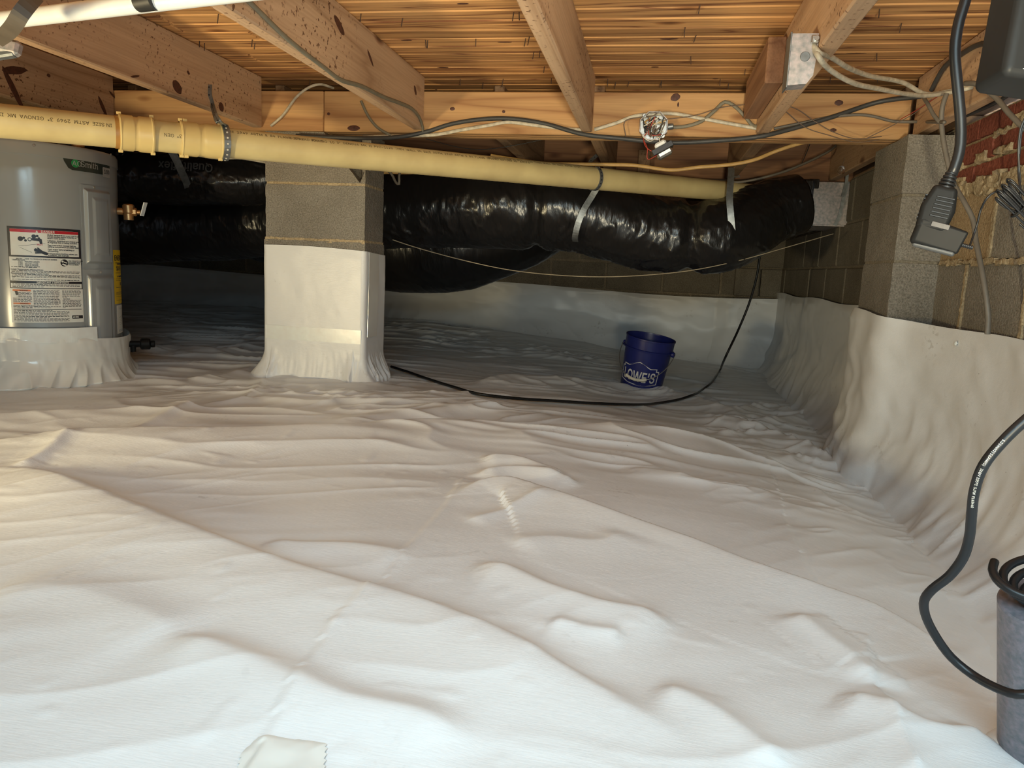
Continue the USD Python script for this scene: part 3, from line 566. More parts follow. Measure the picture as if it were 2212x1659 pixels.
rp2 = spline([(x, y, 0) for x, y in [(.80, 2.98), (.83, 3.02), (.866, 3.1), (.865, 3.6), (.862, 4.5), (.862, 5.3), (.862, 5.52)]], .015)[:, :2]
rear = thing('wall_liner', 'shaded white plastic sheet on the right wall between pilaster and far corner', 'liner', (.85, 4.2, -.6))
part('sheet', skirt(rp2[::-1], lambda s, c: -.092 + .006 * math.sin(s * 6), lambda s, c: (.14, .03), nt=70, wr=.018, seed=13, start=.4, pf=7., broad=3.5), 'liner', rear, smooth=True)
fp = dens([(.872, FY - .075), (.6, FY - .075), (.54, FY - .066), (.46, FY - .028), (-4.98, FY - .028)], .015)
farl = thing('wall_liner', 'gray-looking white plastic sheet along the foot of the far wall', 'liner', (-1, FY - .05, -.5))
part('sheet', skirt(fp[::-1], lambda s, c: -.128 + .02 * math.sin(s * 2.1), lambda s, c: (.22, .02), nt=60, wr=.016, seed=23, start=.4, pf=6., broad=2.6, z0=.012), 'liner', farl, smooth=True)
for (x, y, X) in [(1883, 708, .745), (2075, 742, .853)]:
    p = Px(x, y, X); single('liner_pin', 'white fastener button near the pilaster' if x < 2000 else 'white fastener button right of the hanging gray cable', 'fastener', put(lathe([(0, .004), (.004, .0035), (.0065, .0015), (.007, 0), (.002, 0), (.002, -.03), (0, -.03)], 20), p + [-.012, 0, 0], [[0, 1, 0], [0, 0, 1], [-1, 0, 0]]), 'white_pvc', 40)

# ------------------------------------------------------------------ cream drain pipe
PA, PB = Py(-30, 258, 1.78), Py(1585, 415, 3.72)
d_ = (PB - PA); PL = np.linalg.norm(d_); d_ /= PL
side = np.cross(d_, [0, 0, 1.0]); side /= np.linalg.norm(side); upv = np.cross(side, d_)     # side: towards the camera
def on_pipe(px, py=None):
    """Distance along the pipe at the pixel column px."""
    lo, hi = 0, PL
    for _ in range(40):
        m = (lo + hi) / 2; q = CAM @ (PA + d_ * m); x = 1106 + FPX * q[0] / q[2]
        if x < px: lo = m
        else: hi = m
    return lo
PR = .0445
dp = thing('drain_pipe', 'long cream plastic drain pipe slung below the joists across the whole view', 'pipe', PA)
part('pipe', cyl(PA - d_ * .6, PB + d_ * .15, PR, 48), 'pipe_cream', dp, smooth=40)
def ringed(s0, prof, m, name):
    return part(name, put(lathe([(r, z) for z, r in prof], 48), PA + d_ * s0, [np.cross(upv, d_) * 1.0, upv, d_]), m, dp, smooth=40)
def fit(a, b, name):
    s0, s1 = on_pipe(a), on_pipe(b); L = s1 - s0
    ringed(s0, [(0, PR), (0, PR + .007), (.004, PR + .008), (.008, PR + .0055), (L * .40, PR + .0055), (L * .44, PR + .0025), (L * .55, PR + .0025), (L * .60, PR + .0055), (L - .008, PR + .0055), (L - .004, PR + .008), (L, PR + .007), (L, PR)], 'fitting_yellow', name)
fit(256, 330, 'coupling'); fit(388, 478, 'coupling')
lug = []
for a in (258, 328, 390, 400, 474):
    for ang in (1.45, -1.45): 
        q = PA + d_ * on_pipe(a) + (upv * math.sin(ang) + side * math.cos(ang)) * (PR + .008); lug.append(obx(q, [d_, upv, side], (.006, .004, .006), .001))
parts('lug', lug, 'fitting_yellow', dp)
s0 = on_pipe(247); ringed(s0, [(0, PR - .001), (.0, PR + .0012), (.018, PR + .0018), (.02, PR - .001)], 'glue', 'glue_smear')
def wrap_text(txt, h, s0, ang, R, A, D, S, U, flip=False, depth=.0004, bold=False):
    m = meshkit.text_mesh(txt, h, depth, bold); v = m.vertices.copy()
    if flip: v[:, :2] *= -1
    a = ang + v[:, 1] / R
    m.vertices = A + np.outer(s0 + v[:, 0], D) + (R + v[:, 2:3] - depth * .3) * (np.outer(np.cos(a), S) + np.outer(np.sin(a), U)); return m
pr = [wrap_text('ME  2949  ASTM  E  84  FLAME  SPREAD  RATING  10', .0095, on_pipe(487), .62, PR, PA, d_, side, upv), wrap_text('6003 2      05075', .0095, on_pipe(620), .62, PR, PA, d_, side, upv),
      wrap_text('3"  GENOVA  MK  II  PVC-1120  THIN  WALL  IN  SIZE  ASTM  2949  ASTM  E  84  FLAME  SPREAD  RATING  10   6003 2', .0095, on_pipe(720), .66, PR, PA, d_, side, upv),
      wrap_text('3"  GENOVA  MK  II  PVC-1120  THIN  WALL  IN  SIZE  ASTM  2949', .0095, on_pipe(1045), .8, PR, PA, d_, side, upv),
      wrap_text('3"  GEN', .0095, on_pipe(388), .1, PR, PA, d_, side, upv, True),
      wrap_text('IN SIZE  ASTM  2949  3"  GENOVA  MK  II  PVC-1120  THIN  WALL  ASTM', .0095, on_pipe(240), .35, PR, PA, d_, side, upv, True)]
parts('printing', pr, 'pipe_ink', dp, label='black size printing along the pipe')

def pipe_strap(px, label, tail, w=.019, top=None):
    s = on_pipe(px); c = PA + d_ * s
    t = thing('pipe_strap', label, 'strap', c)
    pts = [c + (side * math.cos(a) + upv * math.sin(a)) * (PR + .0025 + (.006 if 400 < px < 500 else 0)) + d_ * .0 for a in np.linspace(1.2, -4.2, 28)]
    C = np.array(pts); part('loop', sweep(C, rect(w / 2, .0011), d_), 'strap_metal', t)
    C2 = spline([pts[0]] + list(tail), .008); part('tail', sweep(C2, rect(w / 2, .0011), d_), 'strap_metal', t)
    dots = []
    for a in np.arange(1.1, -1.6, -.32):
        n_ = side * math.cos(a) + upv * math.sin(a); q = c + n_ * (PR + .004 + (.006 if 400 < px < 500 else 0)); dots.append(cyl(q - n_ * .002, q + n_ * .0006, .0028, 10))
    parts('hole', dots, 'white_wire' if px < 600 else 'ink', t, label='punched hole')
    T, N, B = frames(C2, d_); ho = []
    for k in range(3, len(C2) - 1, 3): ho.append(cyl(C2[k] - B[k] * .0016, C2[k] + B[k] * .0016, .0026, 10))
    parts('hole', ho, 'ink', t, label='punched hole')
pipe_strap(484, 'perforated metal strap nailed to the specked joist, looped around the pipe beside the couplings', [Py(472, 262, 2.05), Px(458, 225, -1.472), Px(452, 205, -1.473), Px(452, 183, -1.474)])
pipe_strap(1284, 'perforated metal strap around the pipe under the middle joist', [Py(1278, 365, 3.27), Py(1275, 350, 3.3), Py(1290, 335, 3.33)], .016)

# ------------------------------------------------------------------ flexible ducts in black plastic jackets
def duct_mesh(P, R, squeeze=(), seed=0, amp=.010, n=110, step=.0065, sag=1.0, wr=30.):
    C = spline(P, step); T, N, B = frames(C); s = np.r_[0, np.cumsum(np.linalg.norm(np.diff(C, axis=0), axis=1))]
    th = np.arange(n) / n * 2 * math.pi; S, TH = np.meshgrid(s, th, indexing='ij')
    rad = np.interp(S, np.linspace(0, s[-1], len(R)), R) if not np.isscalar(R) else np.full_like(S, R)
    for q, dep, w in squeeze: rad = rad * (1 - dep * np.exp(-((S - q * s[-1]) / w) ** 2))
    q = np.stack([S * wr * .6 + 1.6 * meshkit.noise(np.stack([S * 2, np.cos(TH) * 2, np.sin(TH) * 2], -1), seed + 8) * 2, np.cos(TH) * 2.2, np.sin(TH) * 2.2], -1)
    wrk = 1 - np.abs(2 * meshkit.fbm(q, 3, seed) - 1)
    q = np.stack([S * 5, np.cos(TH) * 1.1, np.sin(TH) * 1.1], -1); big = meshkit.fbm(q, 3, seed + 9) - .5
    q = np.stack([S * wr * 2.6, np.cos(TH) * 3.5, np.sin(TH) * 3.5], -1); fine = 1 - np.abs(2 * meshkit.fbm(q, 2, seed + 3) - 1)
    mod = np.clip(meshkit.noise(np.stack([S * 4.5, np.cos(TH) * 1.5, np.sin(TH) * 1.5], -1), seed + 4) * 2.2 - .5, 0, 1.4)
    rad = rad + amp * (.10 + .55 * mod) * (wrk ** 5 - .2) + big * amp * 1.6 + amp * .16 * (fine ** 3) + amp * .10 * meshkit.noise(np.stack([S * 120, np.cos(TH) * 3, np.sin(TH) * 3], -1), seed + 6)
    V = C[:, None] + rad[..., None] * (np.cos(TH)[..., None] * N[:, None] * sag + np.sin(TH)[..., None] * B[:, None])
    k, n_ = V.shape[:2]; i = np.arange(k - 1)[:, None] * n_; j = np.arange(n_)[None]; a, b = (i + j).ravel(), (i + (j + 1) % n_).ravel()
    F = np.vstack([np.stack([a, b, b + n_], 1), np.stack([a, b + n_, a + n_], 1)]); V = V.reshape(-1, 3); e = len(V); j = np.arange(n_)
    V = np.vstack([V, C[:1], C[-1:]]); F = np.vstack([F, np.stack([np.full(n_, e), (j + 1) % n_, j], 1), np.stack([np.full(n_, e + 1), (k - 1) * n_ + j, (k - 1) * n_ + (j + 1) % n_], 1)])
    return trimesh.Trimesh(V, F, process=False)
D1 = PY([(100, 500, 3.35), (420, 492, 3.40), (700, 470, 3.45), (1000, 448, 3.5), (1220, 452, 3.55), (1400, 503, 3.60), (1560, 508, 3.62), (1660, 458, 3.76), (1728, 442, 3.80)])
single('flexible_duct', 'long black plastic jacketed flexible duct strapped below the joists and ending at the metal boot', 'duct', duct_mesh(D1, [.165, .165, .16, .165, .17, .192, .176, .165, .135], [(.655, .10, .03), (.845, .16, .035)], 2, .012), 'black_poly', True)
D2 = PY([(-60, 350, 3.05), (150, 368, 3.08), (330, 388, 3.1), (480, 392, 3.15), (640, 385, 3.3), (820, 372, 3.5)])
single('flexible_duct', 'upper black duct with white print left of the pillar, resting above the long duct', 'duct', duct_mesh(D2, [.115, .115, .11, .10, .10, .10], [(.42, .12, .03)], 5, .012), 'black_poly', True)
D3 = PY([(560, 470, 4.4), (760, 505, 4.25), (950, 530, 4.2), (1120, 500, 4.25), (1230, 455, 4.35), (1330, 440, 4.5)])
single('flexible_duct', 'sagging black duct bellying down behind the long duct right of the pillar', 'duct', duct_mesh(D3, [.26, .285, .29, .26, .19, .15], (), 8, .008), 'black_poly', True)
# print on the upper duct, upside down
def flat_text(txt, h, c, xdir, ydir, depth=.0015, bold=False, flip=False):
    m = meshkit.text_mesh(txt, h, depth, bold); v = m.vertices - [np.ptp(m.vertices[:, 0]) / 2, h / 2, 0]
    if flip: v[:, :2] *= -1
    xd, yd = np.array(xdir, float), np.array(ydir, float); xd /= np.linalg.norm(xd); yd /= np.linalg.norm(yd)
    m.vertices = np.array(c) + v[:, :1] * xd + v[:, 1:2] * yd + v[:, 2:] * np.cross(xd, yd); return m
tocam = lambda p: -np.array(p) / np.linalg.norm(p)
def facing(p, txt, h, tilt=0., **k):
    n_ = tocam(p); xd = CAM[0] * math.cos(tilt) + CAM[1] * math.sin(tilt); yd = np.cross(n_, xd); return flat_text(txt, h, p, xd, yd, **k)

# galvanized boot at the wall and its collar
bt = thing('duct_boot', 'galvanized sheet metal boot joining the black duct at the right wall', 'duct', (.80, 3.95, .27))
part('box', [bx(.715, WX + .10, 3.875, 4.33, .268, .468, .002)], 'galvanized', bt)
parts('seam', [bx(.716, WX + .0, 3.8725, 3.876, .392, .397, 0), bx(.712, WX, 3.870, 3.876, .262, .270, .001)], 'galvanized', bt)
part('collar_tape', [bx(.668, .722, 3.85, 4.30, .24, .475, .006), bx(.70, .745, 3.862, 3.874, .435, .478, .002), bx(.70, .735, 3.862, 3.874, .255, .285, .002)], 'black_poly', bt)
part('hanger', ribbon(PY([(1832, 392, 3.86), (1822, 430, 3.862), (1812, 470, 3.865), (1803, 487, 3.866)]), .016, .001, (0, -1, 0)), 'strap_metal', bt)

def hang_strap(pts, label, w=.028, m='strap_metal', up=None):
    P = np.array(pts); n_ = tocam(P.mean(0)); return single('hanger_strap', label, 'strap', sweep(spline(P, .01), rect(.0008, w / 2), n_), m)
hang_strap(PY([(360, 310, 2.85), (378, 340, 2.9), (392, 370, 2.95), (402, 392, 3.0), (406, 405, 3.03)]), 'gray metal strap holding the printed black duct beside the water heater', .03)
hang_strap(PY([(1290, 405, 3.36), (1278, 425, 3.355), (1260, 455, 3.34), (1248, 485, 3.34), (1242, 512, 3.36), (1243, 522, 3.42)]), 'gray strap slanting around the long duct below the middle joist', .026)
hang_strap(PY([(1580, 362, 3.55), (1578, 395, 3.5), (1576, 430, 3.47), (1579, 470, 3.46), (1582, 510, 3.47), (1580, 535, 3.50), (1572, 548, 3.58)]), 'long gray strap hanging from the rear joist around the duct near its right end', .028)
p = Py(1592, 381, 3.8); single('metal_clip', 'small bright metal clip at the end of a rear joist', 'clip', obx(p, [CAM[0], CAM[1], -CAM[2]], (.014, .006, .001), .0005), 'steel')

# ------------------------------------------------------------------ water heater
HC = np.array([-2.170, 2.37]); HR = .265; HZ0, HZ1 = -.49, .335
def hit(px, py):
    """Angle and height where the view through a point of the photograph meets the tank."""
    d = ray(px, py); a = d[0]**2 + d[1]**2; b = -2 * (d[:2] @ HC); c = HC @ HC - HR**2; q = b * b - 4 * a * c
    t = (-b - math.sqrt(max(q, 0))) / (2 * a); p = d * t; v = p[:2] - HC
    return math.atan2(v[0], -v[1]), p[2]
def on_tank(u, v, w): return np.stack([HC[0] + (HR + w) * np.sin(u), HC[1] - (HR + w) * np.cos(u), v], -1)
def tank_patch(u0, u1, z0, z1, w, th=.0006, bulge=None, n=28, mz=10, ch=0.):
    """A curved plate standing w off the tank; bulge(a, b) adds height over the plate."""
    U, V = np.meshgrid(np.linspace(u0, u1, n), np.linspace(z0, z1, mz), indexing='ij')
    A, Bb = np.meshgrid(np.linspace(0, 1, n), np.linspace(0, 1, mz), indexing='ij')
    W = w + th + (bulge(A, Bb) if bulge else 0 * A)
    P1, P0 = on_tank(U, V, W).reshape(-1, 3), on_tank(U, V, np.full_like(U, w - .0004)).reshape(-1, 3)
    I = np.arange(n * mz).reshape(n, mz); a, b, c, d = I[:-1, :-1].ravel(), I[1:, :-1].ravel(), I[1:, 1:].ravel(), I[:-1, 1:].ravel()
    F = [np.stack([a, b, c], 1), np.stack([a, c, d], 1)]
    N_ = n * mz
    for e in (I[0], I[-1][::-1], I[::-1, 0], I[:, -1]):
        F += [np.stack([e[:-1], e[1:], e[1:] + N_], 1), np.stack([e[:-1], e[1:] + N_, e[:-1] + N_], 1)]
    return trimesh.Trimesh(np.vstack([P1, P0]), np.vstack(F), process=False)
def tank_text(txt, h, u, z, w=.0009, bold=False, center=False, width=None):
    m = meshkit.text_mesh(txt, h, .0003, bold); v = m.vertices.copy()
    if width: v[:, 0] *= width / v[:, 0].max()
    if center: v[:, 0] -= v[:, 0].max() / 2
    m.vertices = on_tank(u + v[:, 0] / HR, z + v[:, 1], w + v[:, 2]); return m
wh = thing('water_heater', 'gray electric water heater with warning labels standing on the sheet at left', 'water heater', (HC[0], HC[1], HZ0))
part('tank', put(lathe([(0, HZ0), (HR, HZ0), (HR, HZ1 - .045), (HR + .003, HZ1 - .045), (HR + .003, HZ1 - .012), (HR - .002, HZ1 - .003), (HR - .012, HZ1), (HR - .03, HZ1 - .004), (0, HZ1 - .004)], 128), (HC[0], HC[1], 0)), 'heater_gray', wh, smooth=40)
parts('screw', [cyl(on_tank(np.array(u), np.array(z), np.array(.001)), on_tank(np.array(u), np.array(z), np.array(.0045)), .0045, 12, .001) for u, z in [hit(73, 314), hit(202, 405), hit(216, 588), hit(238, 334)]], 'steel', wh)
for k, px in enumerate((88, 168)):
    q = Py(px, 300, 2.30 + .05 * k); q[2] = HZ1 - .005
    n_ = part('nipple', cyl(q, q + [0, 0, .06], .012, 16), 'brass' if k else 'white_pvc', wh, 40); part('nipple_collar', cyl(q + [0, 0, .012], q + [0, 0, .022], .02, 16), 'white_pvc' if not k else 'brass', n_, 40)
# access panels
def pan(A, B):
    e = np.minimum(np.minimum(A, 1 - A) / .13, np.minimum(B, 1 - B) / .075); r = np.clip((e - .55) / .55, 0, 1); r2 = np.clip((e - 1.9) / .5, 0, 1)
    return .011 * r * r * (3 - 2 * r) + .004 * r2
(ua, _), (ub, _) = hit(176, 500), hit(238, 500)
(_, za), (_, zb), (_, zc_), (_, zd) = hit(205, 402), hit(205, 579), hit(210, 582), hit(215, 780)
for z1, z0 in ((za, zb), (zc_, HZ0 + .02)):
    pnl = part('access_panel', tank_patch(ua, ub + .02, z0 + .002, z1, .001, .0012, pan, 90, 110), 'heater_gray', wh, smooth=30)
# badge
(b0, zt), (b1, zb) = hit(134, 336), hit(236, 376)
zt = hit(180, 340)[1]; zb = hit(180, 370)[1]
bh = zt - zb; bw = (b1 - b0) * HR
shp = Polygon([(0, bh), (.006, bh * .55), (.018, bh * .12), (.03, 0), (bw, 0), (bw, bh)]).buffer(.001)
def tank_shape(sh, u0, z0, w, d=.0012):
    m = trimesh.creation.extrude_polygon(sh, d, engine='earcut') 
    m = m.subdivide_to_size(.02) if hasattr(m, 'subdivide_to_size') else m
    v = m.vertices; m.vertices = on_tank(u0 + v[:, 0] / HR, z0 + v[:, 1], w + v[:, 2]); return m
bad = part('brand_badge', tank_shape(shp, b0, zb, .0004), 'badge_dark', wh)
part('emblem', tank_shape(Point(.040, bh * .47).buffer(bh * .29), b0, zb, .0016, .0005), 'badge_green', bad)
part('lettering', [tank_text('AO', bh * .36, b0 + .029 / HR, zb + bh * .30, .0022), tank_text('Smith', bh * .42, b0 + .057 / HR, zb + bh * .29, .0018)], 'print_gray', bad)
part('number_plate', tank_shape(Polygon([(bw * .80, -.004), (bw * .985, -.004), (bw * .985, bh * .46), (bw * .80, bh * .46)]).buffer(.004), b0, zb, .0018, .0006), 'print_gray', bad)
part('lettering', tank_text('100', bh * .30, b0 + (bw * .805) / HR, zb + .004, .0027, width=bw * .17), 'ink', bad)
# danger label
(l0, _), (l1, _) = hit(21, 600), hit(177, 600)
zt, zb = hit(95, 492)[1], hit(105, 697)[1]; lw, lh = (l1 - l0) * HR, zt - zb
lab = part('danger_label', tank_patch(l0, l1, zb, zt, .0004, .0004), 'label_white', wh)
def LU(x): return l0 + x * lw / HR
def lrect(x0, y0, x1, y1): return tank_patch(LU(x0), LU(x1), zt - y1 * lh, zt - y0 * lh, .0009, .0001, None, max(2, int(20 * (x1 - x0)) + 2), 2)
def ltext(t, h, x, y, bold=False, center=False, width=None): return tank_text(t, h * lh, LU(x), zt - (y + h) * lh, .0010, bold, center, width * lw if width else None)
K = [lrect(0, 0, 1, .025), lrect(0, 0, .035, .30), lrect(.965, 0, 1, .30), lrect(0, .295, 1, .312), lrect(0, .56, 1, .585), lrect(0, .56, .012, .64), lrect(.988, .56, 1, .64), lrect(0, .632, 1, .64), lrect(0, .30, .008, .56), lrect(.992, .30, 1, .56), lrect(.03, .855, .97, .861), lrect(.82, .925, .985, .96)]
part('red_band', lrect(.035, .026, .965, .056), 'label_red', lab); parts('orange_band', [lrect(.03, .652, .27, .67), lrect(.03, .79, .26, .806)], 'label_orange', lab)
tx = [ltext('Water temperature over 125°F can', .014, .52, .066, True), ltext('cause severe burns instantly or', .014, .52, .083, True), ltext('death from scalds.', .014, .52, .10, True), ltext('Children, disabled and elderly are', .014, .52, .126, True), ltext('at highest risk of being scalded.', .014, .52, .143, True),
      ltext('See instruction manual before', .014, .52, .172, True), ltext('setting temperature at water heater.', .014, .52, .189, True), ltext('Feel water before bathing or', .014, .52, .216, True), ltext('showering.', .014, .52, .233, True), ltext('Temperature limiting valves are', .014, .52, .26, True), ltext('available, see manual.', .014, .52, .277, True),
      ltext('NOTES', .012, .10, .325, True), ltext('TEMPERATURE', .012, .04, .338, True), ltext('TIME TO PRODUCE SERIOUS BURNS', .012, .21, .325, True)]
for k, (a, b) in enumerate([('120°F', 'More than 5 minutes'), ('125°F', '1 1/2 to 2 minutes'), ('130°F', 'About 30 seconds'), ('135°F', 'About 10 seconds'), ('140°F', 'Less than 5 seconds')]): tx += [ltext(a, .010, .125, .352 + .013 * k, True), ltext(b, .010, .21, .352 + .013 * k, True)]
tx += [ltext('See manual for more', .011, .80, .33, True), ltext('information about', .011, .80, .344, True), ltext('preventing burns', .011, .80, .358, True), ltext('from hot water', .011, .80, .372, True), ltext('Install Thermostatic Mixing Valves', .013, .02, .435, True), ltext('Requirements when using a water heater', .013, .02, .475, True), ltext('Protect Against Water', .013, .03, .815, True), ltext('NOTICE', .012, .70, .74, True), ltext('WARNING', .011, .12, .655, True), ltext('WARNING', .011, .12, .793, True)]
# lines of small print too fine to read: a row of short word bars
def para(x0, x1, y0, y1, dy, seed):
    g = random.Random(seed); out = []; y = y0
    while y < y1:
        x = x0
        while x < x1 - .02:
            w = min(g.uniform(.018, .06), x1 - x); out.append(lrect(x, y, x + w, y + dy * .42)); x += w + .009
            if g.random() < .02: break
        y += dy
    return out
K += para(.03, .96, .415, .425, .013, 1) + para(.03, .97, .452, .465, .0125, 2) + para(.03, .97, .492, .553, .0125, 3) + para(.03, .96, .592, .625, .013, 4) + para(.10, .28, .68, .73, .012, 5) + para(.03, .28, .74, .785, .012, 6) + para(.30, .66, .655, .845, .0115, 7) + para(.69, .97, .655, .73, .0115, 8) + para(.69, .97, .757, .845, .0115, 9) + para(.03, .28, .832, .85, .011, 10) + para(.03, .78, .868, .992, .0125, 11)
# pictograms: two tap handles, spout, hand, and the reading figure
def lshape(sh): return tank_shape(sh, l0, zb, .0009, .0002)
def LP(x, y): return (x * lw, (1 - y) * lh)
def disc(x, y, r): return Point(*LP(x, y)).buffer(r * lw)
def cap(x0, y0, x1, y1, r):
    from shapely.geometry import LineString
    return LineString([LP(x0, y0), LP(x1, y1)]).buffer(r * lw)
K += [lshape(s) for s in (disc(.17, .125, .035), disc(.215, .115, .018), disc(.235, .14, .018), disc(.345, .095, .03), disc(.39, .09, .018), disc(.41, .11, .014), cap(.33, .125, .43, .13, .02), cap(.43, .13, .435, .16, .018), cap(.36, .235, .50, .27, .022), cap(.36, .225, .41, .24, .012), cap(.355, .245, .41, .25, .012), cap(.36, .265, .43, .262, .012), cap(.39, .215, .45, .25, .010), disc(.74, .36, .055).difference(disc(.715, .345, .016)).difference(cap(.72, .375, .76, .385, .012)).difference(cap(.74, .352, .775, .36, .008)), cap(.08, .68, .085, .70, .018), cap(.06, .67, .08, .69, .006), cap(.29, .125, .29, .13, .026).difference(disc(.29, .127, .018)),
                        cap(.14, .20, .49, .165, .002), cap(.16, .215, .31, .262, .002))]
ink = part('black_print', K, 'ink', lab, kind='stuff', label='fine black print and pictograms'); part('lettering', tx, 'ink', lab, kind='stuff')
parts('lettering', [ltext('DANGER', .022, .44, .030, True), ltext('IMPORTANT / IMPORTANTE', .016, .35, .564, True), ltext('AHRI', .018, .83, .934, True), lshape(Polygon([LP(.37, .054), LP(.405, .054), LP(.3875, .030)]))], 'label_white', lab); part('lettering', ltext('HOT', .018, .38, .17, True), 'label_red', lab)
# yellow energy label and rating plate round the right side
(e0, zt), (_, zb) = hit(244, 540), hit(250, 657)
en = part('energy_label', tank_patch(e0, e0 + .62, zb, zt, .0004, .0004), 'label_yellow', wh)
eh = zt - zb
part('lettering', [tank_text('ENERGYGUIDE', .018, e0 + .02, zt - eh * .19, bold=True), tank_text('$494', .016, e0 + .08, zt - eh * .38, bold=True), tank_text('Estimated Yearly', .006, e0 + .1, zt - eh * .27), tank_text('Cost Range of Similar Models', .006, e0 + .1, zt - eh * .5)] + [tank_patch(e0 + .05, e0 + .5, zt - eh * q - .0012, zt - eh * q, .0009, .0001, None, 8, 2) for q in (.22, .24, .42, .53, .56, .78, .80, .82, .86, .93)] + [tank_patch(e0 + .06, e0 + .3, zt - eh * .70, zt - eh * .69, .0009, .0001, None, 8, 2), tank_patch(e0 + .24, e0 + .3, zt - eh * .66, zt - eh * .60, .0009, .0001, None, 4, 2)], 'ink', en, kind='stuff')
(e0, zt), (_, zb) = hit(252, 660), hit(258, 720)
rp_ = part('rating_plate', tank_patch(e0, e0 + .5, zb, zt, .0004, .0004), 'label_white', wh); eh = zt - zb
part('lettering', [tank_patch(e0 + .06 + .03 * (k % 3), e0 + .4, zt - eh * q - .0012, zt - eh * q, .0009, .0001, None, 8, 2) for k, q in enumerate((.1, .13, .4, .44, .5, .56, .62, .68))] + [tank_patch(e0 + .05 + .02 * k, e0 + .062 + .02 * k, zt - eh * .95, zt - eh * .86, .0009, .0001, None, 3, 2) for k in range(12)], 'print_gray', rp_, kind='stuff')
# relief valve
u, z = hit(249, 455)
u0 = 2.05; a = on_tank(np.array(u0), np.array(z), np.array(.0)); o = np.array([math.sin(u0), -math.cos(u0), 0]); 
vb = part('relief_valve', [cyl(a, a + o * .022, .013, 20, .002), put(lathe([(0, -.030), (.017, -.030), (.017, -.008), (.0205, -.004), (.0205, .022), (.016, .027), (0, .028)], 28), a + o * .038), cyl(a + o * .03, a + o * .066, .015, 6, .003), cyl(a + o * .066, a + o * .078, .008, 12, .001)], 'brass', wh, 40)
lv = a + o * .083; part('lever', obx(lv + [.007, 0, .012], [np.array([.32, 0, .95]), np.array([0, 1., 0]), np.array([.95, 0, -.32])], (.026, .010, .002), .001), 'white_pvc', vb)
# drain valve
u0 = 2.15; z = hit(262, 745)[1] - .0; a = on_tank(np.array(u0), np.array(z), np.array(.0)); o = np.array([math.sin(u0), -math.cos(u0), 0])
part('drain_valve', [cyl(a, a + o * .075, .012, 16, .002), cyl(a + o * .06, a + o * .095, .021, 24, .004), cyl(a + o * .095, a + o * .11, .013, 16, .002), cyl(a + o * .035, a + o * .035 - [0, 0, .03], .01, 12)], 'black_plastic', wh, 40)
th = np.linspace(0, 2 * math.pi, 700); hp = np.stack([HC[0] + (HR + .020) * np.sin(th), HC[1] - (HR + .020) * np.cos(th)], 1)
ztop = hit(110, 732)[1]
sk = thing('heater_skirt', 'crinkled white plastic skirt gathered around the foot of the water heater', 'liner', (HC[0], HC[1], -.47))
part('sheet', skirt(hp, lambda s, c: ztop + .008 * math.sin(s * 9), lambda s, c: (.036 + .012 * math.sin(s * 17), .055 * float(meshkit.noise(np.array([s * 5.0, 3.3, 0]), 5)) ** 1.5), nt=70, wr=.0075, seed=31, start=.45, pf=24., broad=14.), 'liner_shiny', sk, smooth=60)
(t0, zt), (t1, _) = hit(-60, 700), hit(199, 718)
part('tape', tank_patch(t0 - .2, t1, ztop - .012, hit(100, 708)[1], .0245, .0006, lambda A, B: .0015 * np.sin(A * 40) * (1 - B), 60, 8), 'tape', sk, label='strip of white tape over the skirt edge')

# ------------------------------------------------------------------ bucket
Bp = ground(1384, 836); tilt = np.array([.135, -.09, 1.0]); tilt /= np.linalg.norm(tilt); bxx = np.cross([0, 1.0, 0], tilt); bxx /= np.linalg.norm(bxx); byy = np.cross(tilt, bxx)
S_ = np.linalg.norm(Bp) / 3.8 
bo = Bp - tilt * .012 + np.array([0, .09, 0]); BA = [bxx, byy, tilt]
R0, R1, BH = .104 * S_, .121 * S_, .262 * S_
bk = thing('bucket', 'blue plastic bucket with a white house-shaped logo tilted on the sheet near the far wall', 'bucket', bo)
part('shell', put(lathe([(0, 0), (R0 - .004, 0), (R0, .004), (R0 + (R1 - R0) * .75, BH * .76), (R1 + .005, BH * .765), (R1 + .006, BH * .79), (R1, BH * .80), (R1 + .001, BH * .97), (R1 + .004, BH * .975), (R1 + .004, BH), (R1 - .002, BH), (R1 - .003, BH * .97), (R0 - .003, .006), (0, .006)], 72), bo, BA), 'bucket_blue', bk, smooth=35)
parts('ear', [put(cyl((s * (R1 + .0), 0, BH * .77), (s * (R1 + .017), 0, BH * .77), .014, 16, .003), bo, [bxx * .94 - byy * .34, byy * .94 + bxx * .34, tilt]) for s in (-1, 1)], 'bucket_blue', bk)
ex, ey = bxx * .97 - byy * .24, byy * .97 + bxx * .24
hpts = []
for a in np.linspace(0, math.pi, 17): hpts.append(bo + ex * math.cos(a) * (R1 + .016) - ey * (math.sin(a) * (R1 + .022)) + tilt * (BH * .77 - math.sin(a) * BH * .53))
hd = part('handle', tube(hpts, .0022, 8, .008), 'steel', bk, smooth=True); g_ = [p for p in hpts[6:11]]; part('grip', tube(g_, .0075, 12, .006), 'handle_white', hd, smooth=40)
def on_bucket(u, v, w):
    r = R0 + (R1 - R0) * .75 * (v / (BH * .76)) + w
    return bo + np.outer(r * np.sin(u), ex) - np.outer(r * np.cos(u), ey) + np.outer(v, tilt)
def bshape(m): 
    v = m.vertices; m.vertices = on_bucket(v[:, 0] / (R0 * 1.04), v[:, 1], v[:, 2] + .0008); return m
W2 = R0 * .97; hz = lambda q: BH * q
